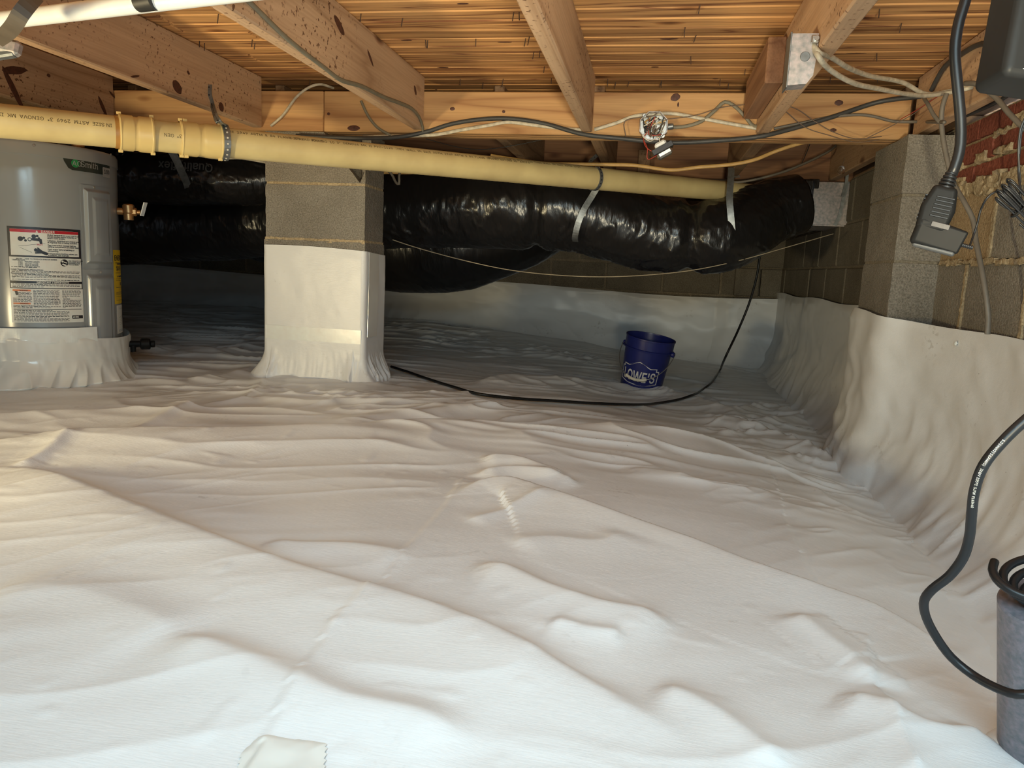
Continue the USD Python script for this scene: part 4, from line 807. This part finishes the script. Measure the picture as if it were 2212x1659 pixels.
outl = [(-W2, hz(.17)), (-W2 * .5, hz(.125)), (0, hz(.11)), (W2 * .5, hz(.125)), (W2, hz(.17)), (W2 * 1.0, hz(.42)), (W2 * .86, hz(.42)), (W2 * .86, hz(.47)), (W2 * .55, hz(.46)), (0, hz(.56)), (-W2 * .55, hz(.46)), (-W2 * .86, hz(.47)), (-W2 * .86, hz(.42)), (-W2, hz(.42))]
po = Polygon(outl); fr = po.buffer(.0022, join_style=2).difference(po.buffer(-.0022, join_style=2))
mm = trimesh.creation.extrude_polygon(fr.segmentize(.01) if hasattr(fr, 'segmentize') else fr, .0006, engine='earcut')
tl = meshkit.text_mesh("LOWE'S", hz(.19), .0006, True); tl.vertices[:, 0] = (tl.vertices[:, 0] / tl.vertices[:, 0].max() - .5) * W2 * 1.72; tl.vertices[:, 1] += hz(.205) - 0.06 * hz(.4) * (1 - (tl.vertices[:, 0] / W2) ** 2)
part('logo', [bshape(mm), bshape(tl)], 'logo_white', bk)

# ------------------------------------------------------------------ cables, wires, boxes
def cable(name, label, pts, r, m, n=8, ry=None, up=None, step=.012, cat='cable'):
    return single(name, label, cat, tube(pts, r, n, step, up, ry), m, smooth=True)
GF = GY - .009
bj = -.848 - .0385
JBF = [Pz(515, -8, JB - .006), Pz(560, 32, JB - .006), Pz(628, 92, JB - .006)]
cable('cable', 'gray cable stapled along the lower edge of the joist left of the middle one', [Px(x, y, -.8435) for x, y in [(520, -14), (560, 25), (620, 83), (700, 146), (735, 172), (780, 186), (830, 210), (862, 222), (890, 235), (905, 252), (912, 270)]] + PY([(913, 284, GF), (900, 292, GF)]), .0062, 'green_gray_cable', ry=.0045)
cable('cable', 'thick dark cable arching across the orange girder and on to the right wall', PY([(640, 293, GF - .01), (760, 298, GF - .012), (860, 296, GF - .012), (920, 285, GF), (975, 268, GF), (1050, 257, GF), (1110, 257, GF), (1180, 268, GF), (1260, 290, GF - .012), (1340, 299, GF - .01), (1450, 308, GF), (1560, 303, GF), (1640, 295, GF - .025), (1700, 281, GF - .01), (1800, 252, GF), (1900, 220, GF), (1990, 208, GF - .06)]), .0075, 'dark_cable', 10)
cable('cable', 'white cable stapled in a peak along the girder beside the arching dark cable', PY([(700, 300, GF - .005), (850, 294, GF), (940, 291, GF), (1000, 280, GF), (1060, 270, GF), (1094, 264, GF), (1160, 271, GF), (1230, 279, GF), (1276, 281, GF)]), .0062, 'white_cable', ry=.0035)
cable('cable', 'pale cable rising from the middle joist over the top of the open junction box', PY([(1284, 280, GF), (1330, 266, GF), (1370, 251, GF), (1400, 247, GF), (1450, 245, GF), (1510, 255, GF), (1560, 264, GF), (1638, 278, GF)]), .0062, 'white_cable', ry=.0035)
cable('cable', 'printed gray cable bent in a triangle on the girder right of the junction box', PY([(1446, 275, GF), (1480, 273, GF), (1515, 262, GF), (1545, 238, GF), (1566, 220, GF), (1585, 228, GF), (1610, 252, GF), (1628, 272, GF), (1645, 268, GF - .02), (1652, 240, GF - .03), (1657, 215, GF - .04)]), .006, 'green_gray_cable', ry=.0036)
cable('cable', 'gray cable running right from the boxed joist along the girder to the wall', PY([(1672, 278, GF), (1740, 264, GF), (1800, 252, GF), (1860, 248, GF), (1890, 252, GF), (1930, 262, GF), (1985, 263, GF - .03), (2012, 263, 2.35), (2040, 264, 2.15)]), .005, 'gray_cable')
cable('cable', 'thin pair of gray cables curving down the girder behind the stapled cable joist', PY([(780, 218, GF), (795, 250, GF), (815, 275, GF), (845, 293, GF)]), .005, 'green_gray_cable')
cable('cable', 'pale cable looping over the girder joint at left', PY([(585, 272, GF), (610, 250, GF), (640, 210, GF), (665, 190, GF), (690, 182, GF), (720, 190, GF + .06)]), .005, 'white_cable')
cable('cable', 'bright yellow cable sagging in waves between pipe and girder', PY([(1060, 336, 3.2), (1130, 347, 3.2), (1180, 353, 3.2), (1280, 355, 3.2), (1370, 357, 3.2), (1450, 367, 3.2), (1510, 361, 3.2), (1580, 355, 3.2), (1630, 345, 3.2), (1680, 325, 3.2), (1740, 307, 3.15), (1790, 302, 3.1)]), .0075, 'yellow_cable', ry=.004)
cable('cable', 'orange cable stub showing below the pipe right of the pillar', PY([(700, 385, 3.0), (830, 373, 3.02), (890, 373, 3.04), (950, 365, 3.06), (1000, 362, 3.1)]), .006, 'yellow_cable')
cable('cable', 'gray cable hooked down at the top right corner of the pillar', PY([(828, 362, 2.99), (845, 375, 3.0), (856, 395, 3.0), (862, 398, 3.0), (862, 380, 3.0), (870, 362, 3.02), (890, 355, 3.05)]), .0055, 'gray_cable')
cable('cable', 'long gray cable swinging behind the pipe end towards the right corner', PY([(1470, 383, 3.75), (1560, 392, 3.7), (1600, 393, 3.7), (1680, 375, 3.7), (1740, 352, 3.72), (1790, 327, 3.75), (1805, 315, 3.8)]), .006, 'gray_cable')
cable('cable', 'yellow cable under the pipe couplings above the printed duct', PY([(380, 312, 2.75), (430, 318, 2.8), (490, 318, 2.85), (540, 330, 2.9), (580, 335, 2.95)]), .0055, 'yellow_cable')
cable('cable', 'white cable crossing in front of the printed duct towards the pillar', PY([(330, 312, 2.8), (400, 330, 2.8), (470, 342, 2.85), (520, 342, 2.9), (580, 352, 2.95)]), .005, 'white_cable')
cable('twine', 'long pale twine sagging below the ducts to the right wall', PY([(848, 518, 3.2), (900, 535, 3.25), (1000, 562, 3.3), (1100, 583, 3.35), (1200, 594, 3.38), (1300, 598, 3.4), (1400, 594, 3.42), (1500, 583, 3.46), (1600, 562, 3.52), (1700, 534, 3.6), (1800, 505, 3.7)]), .0022, 'twine', 6, cat='twine')
bc = [Py(1642, 545, 4.0), Py(1636, 590, 4.0), Py(1620, 650, 3.98), Py(1596, 710, 3.95), Py(1570, 765, 3.85)] + [ground(x, y, .012) for x, y in [(1556, 798), (1545, 815), (1532, 831), (1515, 843), (1494, 854), (1470, 862), (1420, 871), (1370, 874), (1280, 871), (1200, 866), (1120, 861), (1040, 852), (980, 836), (920, 817), (880, 803), (845, 792)]]
cable('cable', 'long black cord drooping from the duct and lying across the floor to the pillar', bc, .0058, 'black_rubber', 10)
# fine low-voltage wires
for k, pts in enumerate([[(1440, 258), (1500, 250), (1560, 232), (1620, 224), (1680, 205), (1705, 170), (1712, 165)], [(1655, 218), (1690, 235), (1740, 275), (1790, 292), (1850, 307), (1900, 302)], [(1660, 220), (1720, 235), (1760, 262), (1800, 285), (1850, 300), (1905, 295)], [(1870, 300), (1930, 270), (1975, 245), (2020, 210), (2045, 205)]]):
    cable('wire', ['thin brown wire from the junction box to the galvanized box', 'thin wire drooping below the thick cable near the wall, lower of two', 'thin wire drooping below the thick cable near the wall, upper of two', 'thin gray wire rising from the pilaster to the white cables'][k], PY([(x, y, GF - .03 - (.12 * max(0, (x - 1640) / 400) if k in (0, 3) else 0)) for x, y in pts]), .0014, 'thin_wire', 5, cat='wire')
cable('wire', 'thin red wire slanting up to the white cables beside the pilaster', PY([(1945, 258, 2.62), (1985, 235, 2.5), (2020, 212, 2.4), (2035, 203, 2.36)]), .0015, 'red_wire', 6, cat='wire')
cable('wire', 'thin purple-gray wire hooked left of the junction box', PY([(1425, 240, GF - .005), (1412, 250, GF - .006), (1350, 262, GF - .006), (1352, 295, GF - .006)]), .0018, 'thin_wire', 5, cat='wire')
cable('wire', 'thin black wire hanging behind the yellow cable at the rear beam', PY([(1750, 310, 3.8), (1740, 335, 3.8), (1730, 357, 3.8)]), .002, 'black_wire', 5, cat='wire')
cable('wire', 'thin wire trailing under the girder above the pipe', PY([(920, 300, 2.9), (990, 318, 2.9), (1040, 323, 2.9), (1100, 316, 2.9), (1180, 300, 2.9)]), .0016, 'black_wire', 5, cat='wire')

# open octagonal junction box on the girder
jc = Py(1412, 276, GY); jb = thing('junction_box', 'open octagonal metal junction box full of wires on the girder face', 'electrical box', jc)
oc = Polygon([(math.cos(a) * .050, math.sin(a) * .050) for a in np.arange(8) * math.pi / 4 + math.pi / 8])
ro = [np.array([1.0, 0, 0]), np.array([0, 0, 1.0]), np.array([0, -1.0, 0])]
part('rim', put(trimesh.creation.extrude_polygon(oc.difference(oc.buffer(-.0022)), .038, engine='earcut'), jc, ro), 'galvanized', jb)
part('back', put(trimesh.creation.extrude_polygon(oc, .002, engine='earcut'), jc, ro), 'steel', jb)
parts('knockout', [cyl(jc + [x, -.002, z], jc + [x, -.0045, z], .011, 20, .001) for x, z in ((.022, .018), (-.018, -.005), (.006, -.012), (-.005, .022), (.02, -.025))], 'gray_plastic', jb)
parts('screw_ear', [cyl(jc + [x, -.030, z], jc + [x, -.038, z], .007, 14, .001) for x, z in ((-.033, .033), (.033, -.033))], 'steel', jb)
cols = ['black_wire', 'white_wire', 'thin_wire', 'yellow_cable', 'black_wire', 'white_wire', 'thin_wire', 'black_wire', 'red_wire', 'black_wire']
for k in range(10):
    g = np.random.default_rng(k + 50); P = [jc + np.array([g.uniform(-.038, .038), -.006 - .006 * i, g.uniform(-.035, .035)]) for i in range(5)]
    part('loose_wire', tube(P, .0018, 6, .004), cols[k], jb, smooth=True)
part('connector', cyl(jc + [.046, -.018, .0], jc + [.066, -.018, .002], .010, 16, .002), 'strap_metal', jb, 40)
tc_ = Py(1431, 322, GY - .055); tr = thing('transformer', 'small black transformer with steel ends dangling below the junction box', 'transformer', tc_)
ta = np.array([.86, 0, .5]); tu = np.array([-.5, 0, .86]); tn = np.array([0, -1.0, 0])
part('core', obx(tc_, [ta, tu, tn], (.036, .009, .026), .001), 'ink', tr); parts('winding', [obx(tc_ + tu * .015, [ta, tu, tn], (.02, .010, .022), .006), ], 'white_pvc', tr)
part('end_bell', obx(tc_ - tu * .017, [ta, tu, tn], (.026, .011, .024), .006), 'steel', tr)
parts('lead', [tube([tc_ + ta * s * .02 - tu * .01, tc_ + ta * s * .03 + [-.02, -.01, -.02], tc_ + [-.05, -.01, .0], jc + [-.03, -.03, -.04], jc + [-.02, -.03, -.02]], .0015, 6, .004) for s in (-1, .3)], 'red_wire', tr, smooth=True)
parts('lead', [tube([tc_ + tu * .02, tc_ + tu * .03 + [0, -.01, .01], jc + [-.01, -.035, -.05], jc + [-.035, -.03, -.03], jc + [-.01, -.02, -.02]], .0017, 6, .004)], 'white_wire', tr, smooth=True)

# galvanized box on the joist and its pair of cables
gb = thing('electrical_box', 'galvanized electrical box fixed to the side of a joist at upper right', 'electrical box', (.28, 1.76, .41))
y0 = 1.845
y0 = 1.735
cs = m3.CrossSection([[(.250, .508), (.250, .405), (.288, .408), (.300, .425), (.3035, .47), (.3035, .508)]])
part('box', m3.Manifold.extrude(cs, .048).rotate((90, 0, 0)).translate((0, y0 + .048, 0)), 'galvanized', gb)
part('cover', bx(.2475, .2505, y0 - .003, y0 + .052, .400, .511, .0008), 'strap_metal', gb)
part('knockout', cyl((.280, y0 + .001, .462), (.280, y0 - .0025, .462), .010, 20, .001), 'strap_metal', gb)
part('clamp', [bx(.288, .303, y0 - .012, y0 + .01, .486, .502, .002), cyl((.297, y0 - .01, .494), (.297, y0 - .018, .494), .005, 10)], 'steel', gb)
for k, pts in enumerate([[(1757, 103, 1.74), (1768, 118, 1.72), (1790, 145, 1.80), (1830, 168, 1.9), (1880, 185, 2.05), (1950, 198, 2.2), (2005, 207, 2.27), (2060, 198, 2.29), (2110, 186, 2.25), (2165, 175, 2.15), (2230, 160, 2.0)], [(1759, 106, 1.74), (1770, 125, 1.71), (1792, 150, 1.78), (1840, 178, 1.88), (1900, 192, 2.02), (1960, 203, 2.16), (2010, 206, 2.25), (2070, 196, 2.27), (2120, 183, 2.23), (2170, 171, 2.13), (2230, 155, 1.98)]]):
    off = -.0 if k else .018
    P = PY(pts); P = [p + [0, 0, (.022 if 1 < i < 6 else .004) * (1 - k)] for i, p in enumerate(P)]
    cable('cable', ['upper of two dirty white cables leaving the galvanized box for the right wall', 'lower of two dirty white cables leaving the galvanized box for the right wall'][k], P, .0058, 'white_cable', 9)
cable('cable', 'dark cable draped along the side of the joist above the brick wall', [Px(x, y, .782) for x, y in [(2012, 195), (2022, 175), (2040, 145), (2075, 118), (2110, 98), (2130, 95), (2140, 105), (2148, 124), (2160, 128), (2185, 122)]], .007, 'dark_cable')
cable('cable', 'dark cable lying on top of the brick wall under the joist', [Px(x, y, .868) for x, y in [(2040, 262), (2080, 252), (2110, 240), (2150, 222), (2180, 205), (2212, 190), (2260, 165)]], .006, 'dark_cable')
cable('cable', 'gray cable curving from the girder end over the pilaster top', PY([(1996, 212, 2.3), (2006, 228, 2.25), (2018, 250, 2.22), (2030, 264, 2.2)]), .005, 'gray_cable')
cable('cable', 'gray cable dropping past the plug and behind the wall sheet', PY([(2045, 202, 2.2), (2036, 230, 2.2), (2034, 270, 2.2), (2045, 340, 2.18), (2060, 395, 2.15), (2085, 440, 2.1), (2102, 475, 2.08), (2108, 520, 2.05), (2120, 580, 2.0), (2130, 640, 1.97), (2135, 690, 1.96), (2133, 722, 1.955)]), .0062, 'gray_cable', 10)
cable('cable', 'gray cable crossing the brick courses at upper right', PY([(2085, 180, 2.15), (2110, 182, 2.1), (2150, 210, 2.05), (2180, 245, 2.0), (2215, 280, 1.95)]), .0062, 'gray_cable', 10)
# glass lamp bulb hanging by a wire near the boot
gp = Py(1818, 368, 3.6); hb = thing('hanging_ball', 'small clear glass ball hanging by a wire near the duct boot', 'ornament', gp)
part('ball', put(trimesh.creation.icosphere(3, .0185), gp), 'glass', hb, smooth=True); part('wire', tube(PY([(1832, 308, 3.62), (1826, 335, 3.61), (1820, 358, 3.6)]), .0012, 5), 'thin_wire', hb)
single('hanger_strap', 'dark thin strap hanging from the sill down to the duct boot', 'strap', sweep(spline(PY([(1834, 315, 3.8), (1832, 350, 3.82), (1828, 395, 3.84), (1820, 425, 3.86)]), .01), rect(.001, .007), (0, -1, 0)), 'strap_metal')

# ------------------------------------------------------------------ upper left corner: white pipe, strap, broken metal box
wa, wb_ = Pz(-60, 52, .452), Pz(420, -6, .452); dw = (wb_ - wa) / np.linalg.norm(wb_ - wa)
wp = thing('white_pipe', 'thin white plastic pipe under the joists in the upper left corner', 'pipe', wa)
part('pipe', cyl(wa - dw * .8, wb_ + dw * 1.2, .0168, 32), 'white_pvc', wp, 40)
q = Pz(318, 2, .452); part('band', cyl(q - dw * .02, q + dw * .02, .0176, 32), 'dark_band', wp, 40, label='black band of tape')
single('pipe_strap', 'dull brown strap hanging over the white pipe at upper left', 'strap', sweep(spline(PY([(78, -10, 1.22), (62, 8, 1.20), (45, 30, 1.19), (32, 52, 1.20), (15, 72, 1.23), (-10, 90, 1.27)]), .008), rect(.001, .013), tocam(Py(40, 40, 1.2))), 'strap_brown')
q = Py(10, 104, 1.5); nb = thing('metal_bracket', 'torn galvanized metal bracket at the left edge below the white pipe', 'bracket', q)
part('plate', obx(q + CAM[1] * .004, [CAM[0] * .97 - CAM[1] * .2, CAM[1] * .97 + CAM[0] * .2, -CAM[2]], (.036, .016, .012), .006), 'galvanized', nb)
part('lower_lip', obx(q - CAM[1] * .016 - CAM[0] * .004, [CAM[0] * .98 + CAM[1] * .15, CAM[1] * .98 - CAM[0] * .15, -CAM[2]], (.030, .007, .010), .004), 'strap_metal', nb)

# ------------------------------------------------------------------ right foreground: cord, plug, adapter, coil, pump pipe
YC = 1.0
pc = PY([(2095, -40, YC), (2086, 0, YC), (2072, 45, YC), (2064, 90, YC), (2063, 130, YC), (2069, 190, YC), (2075, 260, YC), (2075, 310, YC), (2068, 345, YC), (2056, 378, YC)])
cable('cord', 'thick black power cord hanging down in front of the right wall', pc, .0060, 'black_rubber', 14)
A0, A1, A2 = Py(2056, 372, YC), Py(2028, 440, YC), Py(2012, 487, YC)
ax_ = (A2 - A0) / np.linalg.norm(A2 - A0); nz = tocam(A1); sx = np.cross(nz, ax_); sx /= np.linalg.norm(sx); nz = np.cross(ax_, sx)
plg = thing('plug', 'black ribbed cord connector at the end of the hanging power cord', 'plug', A0)
part('strain_relief', [cyl(A0 + ax_ * (.0005 + .0042 * k), A0 + ax_ * (.0036 + .0042 * k), .0068 + .0009 * k, 18, .0008) for k in range(5)] + [cyl(A0, A0 + ax_ * .022, .0055, 14)], 'black_rubber', plg, 40)
h1 = m3.Manifold.batch_hull([m3.Manifold.sphere(.006, 20).translate(tuple(map(float, A0 + ax_ * u + sx * a + nz * b))) for u, w in ((.024, .008), (.045, .013), (.066, .011)) for a in (-w, w) for b in (-.006, .006)])
part('body', h1, 'black_plastic', plg, 40)
part('rib', [obx(A0 + ax_ * (.032 + .0045 * k) + nz * .0118 + sx * .004, [sx, ax_, nz], (.010, .0011, .0012), .0005) for k in range(6)] + [obx(A0 + ax_ * (.032 + .0045 * k) - sx * .0165, [nz, ax_, sx], (.008, .0011, .002), .0005) for k in range(7)], 'black_rubber', plg)
ac = Py(2027, 508, YC); a2 = np.array(CAM[0]) * .968 + np.array(CAM[1]) * -.25; a2 /= np.linalg.norm(a2); n2_ = tocam(ac); b2 = np.cross(n2_, a2); b2 /= np.linalg.norm(b2); a2 = np.cross(b2, n2_)
ad = thing('power_adapter', 'black plug-in power adapter hanging from the cord connector', 'adapter', ac)
h2 = m3.Manifold.batch_hull([m3.Manifold.sphere(r, 24).translate(tuple(map(float, ac + a2 * u + b2 * v + n2_ * w))) for u, v, w, r in [(-.021, .011, .008, .0065), (-.021, -.011, .008, .0065), (-.022, .011, -.015, .006), (-.022, -.011, -.015, .006), (.026, .009, .009, .003), (.024, -.013, .009, .003), (.026, .009, -.015, .003), (.024, -.013, -.015, .003)]])
part('case', h2, 'black_plastic', ad, 40)
part('base_plate', m3.Manifold.batch_hull([m3.Manifold.sphere(.0035, 16).translate(tuple(map(float, ac + a2 * u + b2 * -.0165 + n2_ * w))) for u in (-.02, .021) for w in (-.013, .009)]), 'dark_cable', ad, 40)
part('recess', obx(ac + n2_ * .0143 + b2 * .011 - a2 * .002, [a2, b2, n2_], (.010, .003, .0008), .0003), 'ink', ad)
q = ac + a2 * .028 - b2 * .004
part('cord_grommet', [cyl(q + a2 * .002 * k, q + a2 * (.002 * k + .0013), .0026, 10) for k in range(6)] + [cyl(q, q + a2 * .012, .0018, 8)], 'black_rubber', ad)
part('thin_cord', tube([q + a2 * .008] + PY([(2104, 505, YC), (2112, 480, YC), (2118, 455, YC), (2132, 428, YC - .01), (2150, 414, YC - .01), (2170, 413, YC - .01), (2186, 420, YC - .01), (2196, 440, YC - .01)]), .0012, 8, .004), 'black_rubber', ad, smooth=True)
cb = Py(2205, 450, YC - .01); cbx = np.array(CAM[0]) * .72 - np.array(CAM[1]) * .69; cby = np.array(CAM[0]) * .69 + np.array(CAM[1]) * .72; cbn = -np.array(CAM[2])
co = thing('cord_bundle', 'bundled thin black adapter cord at the right edge over the tan block', 'cord', cb)
lo_ = []
for k in range(9):
    o = cby * (k - 4) * .0028 + cbn * (.0025 * ((k * 5) % 3) - .002); L_ = .027 + .003 * ((k * 7) % 3)
    lo_.append(tube([cb + o * .4 + cbx * L_ * .1, cb + o - cbx * L_ * .6, cb + o - cbx * L_, cb + o * 1.05 + cbn * .003 - cbx * (L_ + .003), cb + o * 1.1 + cbn * .005 - cbx * L_, cb + o + cbn * .004, cb + o * .9 + cbx * L_, cb + o * .9 + cbx * (L_ + .003) - cbn * .002, cb + o + cbx * L_ * .5 - cbn * .003], .0012, 7, .004))
parts('loop', lo_, 'black_rubber', co, smooth=True)
part('tie', tube([cb + (cby * math.cos(a) * .013 + cbn * math.sin(a) * .008) for a in np.linspace(0, 2 * math.pi, 14)], .0015, 6, .003), 'black_plastic', co, smooth=True)
part('lead', tube([cb] + PY([(2204, 410, YC - .01), (2200, 370, YC), (2203, 320, YC), (2208, 280, YC), (2222, 250, YC)]), .0012, 7, .006), 'black_rubber', co, smooth=True)
cable('wire', 'thin twisted lead hanging beside the brick at the right edge', PY([(2204, 395, YC), (2200, 330, YC), (2204, 280, YC), (2214, 255, YC)]), .0012, 'black_wire', 6, cat='wire')

ub = Py(2232, 70, .62); bbx = np.array([1.0, .1, 0]); bbx /= np.linalg.norm(bbx); 
bu = np.array(CAM[1]) * .985 + np.array(CAM[0]) * .15; bu /= np.linalg.norm(bu); bn = -np.array(CAM[2]); br = np.cross(bu, bn); br /= np.linalg.norm(br); bn = np.cross(br, bu)
pb = thing('power_box', 'black plastic box with a white sticker hanging in the upper right corner', 'power supply', ub)
part('case', m3.Manifold.batch_hull([m3.Manifold.sphere(.006, 20).translate(tuple(map(float, ub + br * (a + (.003 if v > 0 else 0)) + bu * v + bn * w))) for a in (-.017, .045) for v in (-.032, .06) for w in (-.02, .006)]), 'black_plastic', pb, 40)
fl = ub + bn * .0122 - bu * .029 + br * .006
part('sticker', put(trimesh.creation.extrude_polygon(Polygon([(-.017, -.004), (.04, -.004), (.04, .020), (.008, .010), (-.008, .004)]), .0004, engine='earcut'), fl, [br, bu, bn]), 'label_white', pb)
part('lettering', [put(bx(-.004 + .004 * k, -.004 + .004 * k + .003, -.002 + .0022 * j, -.0011 + .0022 * j, .0004, .0005, 0), fl, [br, bu, bn]) for k in range(1, 8) for j in range(0, 4) if k > j], 'print_gray', pb, kind='stuff')

# pump pipe with the coiled cord
pt, pbm = Py(2248, 1300, .86), None
g0 = ground(2225, 1640); pbm = np.array([g0[0] + .012, g0[1] + .01, H(g0[0] + .012, g0[1] + .01) - .004])
pd = pt - pbm; 
sp = thing('standpipe', 'scuffed gray metal pipe standing on the sheet at the lower right edge', 'pipe', pbm)
part('pipe', cyl(pbm - pd * .05, pt, .040, 48, .002), 'scuffed_gray', sp, 40)
part('collar', put(lathe([(.040, 0), (.058, 0), (.056, .004), (.044, .02), (.0405, .03)], 40), pbm), 'white_pvc', sp, 40)
cc = pt + np.array([.0, 0, .01]); e1, e2 = np.array([1.0, .1, .1]), np.array([.0, .9, .42])
LPp = []
for k, a in enumerate(np.linspace(0, 3 * 2 * math.pi + 1.5, 60)):
    r = .050 - .007 * a / 6.28; LPp.append(cc + e1 * math.cos(a + 2.6) * r * 1.05 + e2 * math.sin(a + 2.6) * r * .75 + [.004 * a / 6.28, 0, .006 - .0085 * a / 6.28 + .016])
cable('cord', 'black cord coiled in loops on top of the gray pipe', LPp, .0046, 'black_rubber', 12, step=.006)
kc = PY([(2330, 830, .72), (2270, 865, .72), (2212, 910, .72), (2165, 955, .72), (2125, 1005, .72), (2105, 1060, .73), (2099, 1110, .74), (2094, 1160, .75), (2080, 1205, .76), (2050, 1245, .77), (2015, 1272, .78), (1997, 1295, .79), (1998, 1325, .80), (2020, 1372, .81), (2055, 1420, .81), (2100, 1457, .80), (2150, 1485, .78), (2195, 1500, .765), (2250, 1495, .76)])
kk = cable('cord', 'printed black cord snaking down the lower right side to the gray pipe', kc, .0046, 'black_rubber', 14, step=.006)
C = spline(kc, .006); T, N, B = frames(C); s = np.r_[0, np.cumsum(np.linalg.norm(np.diff(C, axis=0), axis=1))]
m = meshkit.text_mesh('1.31mm2(16AWG)  300V 105°C  SJTW  E160440', .0022, .0002); v = m.vertices.copy(); s0 = .075; q = s0 + v[:, 0]
i = np.clip(np.searchsorted(s, q), 1, len(s) - 1); w = ((q - s[i - 1]) / (s[i] - s[i - 1]))[:, None]
Ci = C[i - 1] * (1 - w) + C[i] * w; Ti = T[i]; ca = np.array([tocam(c_) for c_ in Ci]); ca -= Ti * (ca * Ti).sum(1, keepdims=True); ca /= np.linalg.norm(ca, axis=1, keepdims=True); si = np.cross(ca, Ti)
m.vertices = Ci + (.0047 + v[:, 2:3]) * ca + (v[:, 1:2] - .0011) * si
ORIG['/World/' + kk.GetName()] = np.zeros(3); part('printing', m, 'white_wire', kk, label='white rating print')

# taped patch of sheet in the foreground
gp = [ground(x, y, .004) for x, y in [(525, 1625), (560, 1592), (700, 1605), (690, 1700), (500, 1720)]]
ctr = np.mean(gp, 0); P2 = Polygon([(p[0], p[1]) for p in gp]).buffer(.004)
xs = np.linspace(P2.bounds[0], P2.bounds[2], 40); ys = np.linspace(P2.bounds[1], P2.bounds[3], 40)
from shapely import contains_xy
gxx, gyy = np.meshgrid(xs, ys); ins = contains_xy(P2, gxx.ravel(), gyy.ravel()); zz = HFUN(np.stack([gyy.ravel(), gxx.ravel()], 1)) + .0035 + .004 * meshkit.fbm(np.c_[gxx.ravel() * 25, gyy.ravel() * 25, gxx.ravel() * 0], 3, 3)
edge = np.array([P2.exterior.distance(Point(a, b)) for a, b in zip(gxx.ravel(), gyy.ravel())]); zz -= .004 * np.exp(-edge / .006)
I = np.arange(1600).reshape(40, 40); a, b, c, d = I[:-1, :-1].ravel(), I[:-1, 1:].ravel(), I[1:, 1:].ravel(), I[1:, :-1].ravel()
F = np.vstack([np.stack([a, b, c], 1), np.stack([a, c, d], 1)]); F = F[ins[F].all(1)]
for (_r, _u, lf), (_, _, lp_, _, _), lb in zip(LAMP_AX, LAMPS, ('unseen metal-hooded lamp out of view at left, placed to light the pillar and water heater', 'unseen metal-hooded lamp behind the camera, placed to brighten the ceiling boards and joists')):
    lp_ = np.array(lp_); cl_ = thing('work_lamp', lb, 'lamp', lp_)  # bodies for the two unseen lamps that light pillar side and ceiling
    part('hood', put(lathe([(.02, -.24), (.06, -.20), (.115, -.105), (.12, -.10), (.115, -.102), (.056, -.195), (.018, -.236)], 32), lp_, [_r, _u, lf]), 'galvanized', cl_, smooth=40)
    part('socket', put(lathe([(0, -.32), (.022, -.32), (.022, -.235), (0, -.235)], 24), lp_, [_r, _u, lf]), 'black_plastic', cl_, smooth=40)
    q = lp_ - lf * .22; zf = H(q[0], q[1])
    part('foot', cyl([q[0], q[1], zf - .002], [q[0], q[1], zf + .02], .07, 32, .006), 'black_plastic', cl_, smooth=40)
single('liner_patch', 'small torn white plastic patch taped on the sheet at the bottom foreground', 'patch', trimesh.Trimesh(np.c_[gxx.ravel(), gyy.ravel(), zz], F, process=True), 'liner_shiny', True)
# faint print on the upper duct, upside down, laid on its jacket
dm = stage.GetPrimAtPath('/World/flexible_duct_001'); dv = np.array(UsdGeom.Mesh(dm).GetPointsAttr().Get()); q = (dv @ CAM.T); dpx = np.stack([1106 + FPX * q[:, 0] / q[:, 2], 829.5 - FPX * q[:, 1] / q[:, 2]], 1); dtree = cKDTree(dpx)
def duct_print(txt, hpx, cx, cy, tilt):
    m = meshkit.text_mesh(txt, hpx, .01, True); m = m.subdivide_to_size(6); v = m.vertices; uv = -(v[:, :2] - [np.ptp(v[:, 0]) / 2, hpx / 2])
    c, s_ = math.cos(tilt), math.sin(tilt); px = np.stack([cx + uv[:, 0] * c + uv[:, 1] * s_, cy - uv[:, 1] * c + uv[:, 0] * s_], 1)
    _, k = dtree.query(px, 14); z = np.sort(q[k, 2], 1)[:, :4].mean(1) - .004 - .002 * (v[:, 2] > .005)
    m.vertices = (np.stack([(px[:, 0] - 1106) / FPX, -(px[:, 1] - 829.5) / FPX, np.ones(len(px))], 1) * z[:, None]) @ CAM; return m
ORIG['/World/flexible_duct_001'] = np.zeros(3)
part('printing', duct_print('Qualityflex', 17, 402, 360, .06), 'duct_print', dm, label='faded white maker print, upside down'); part('printing', duct_print('6"', 17, 263, 327, .05), 'duct_print', dm, label='faded white size print')
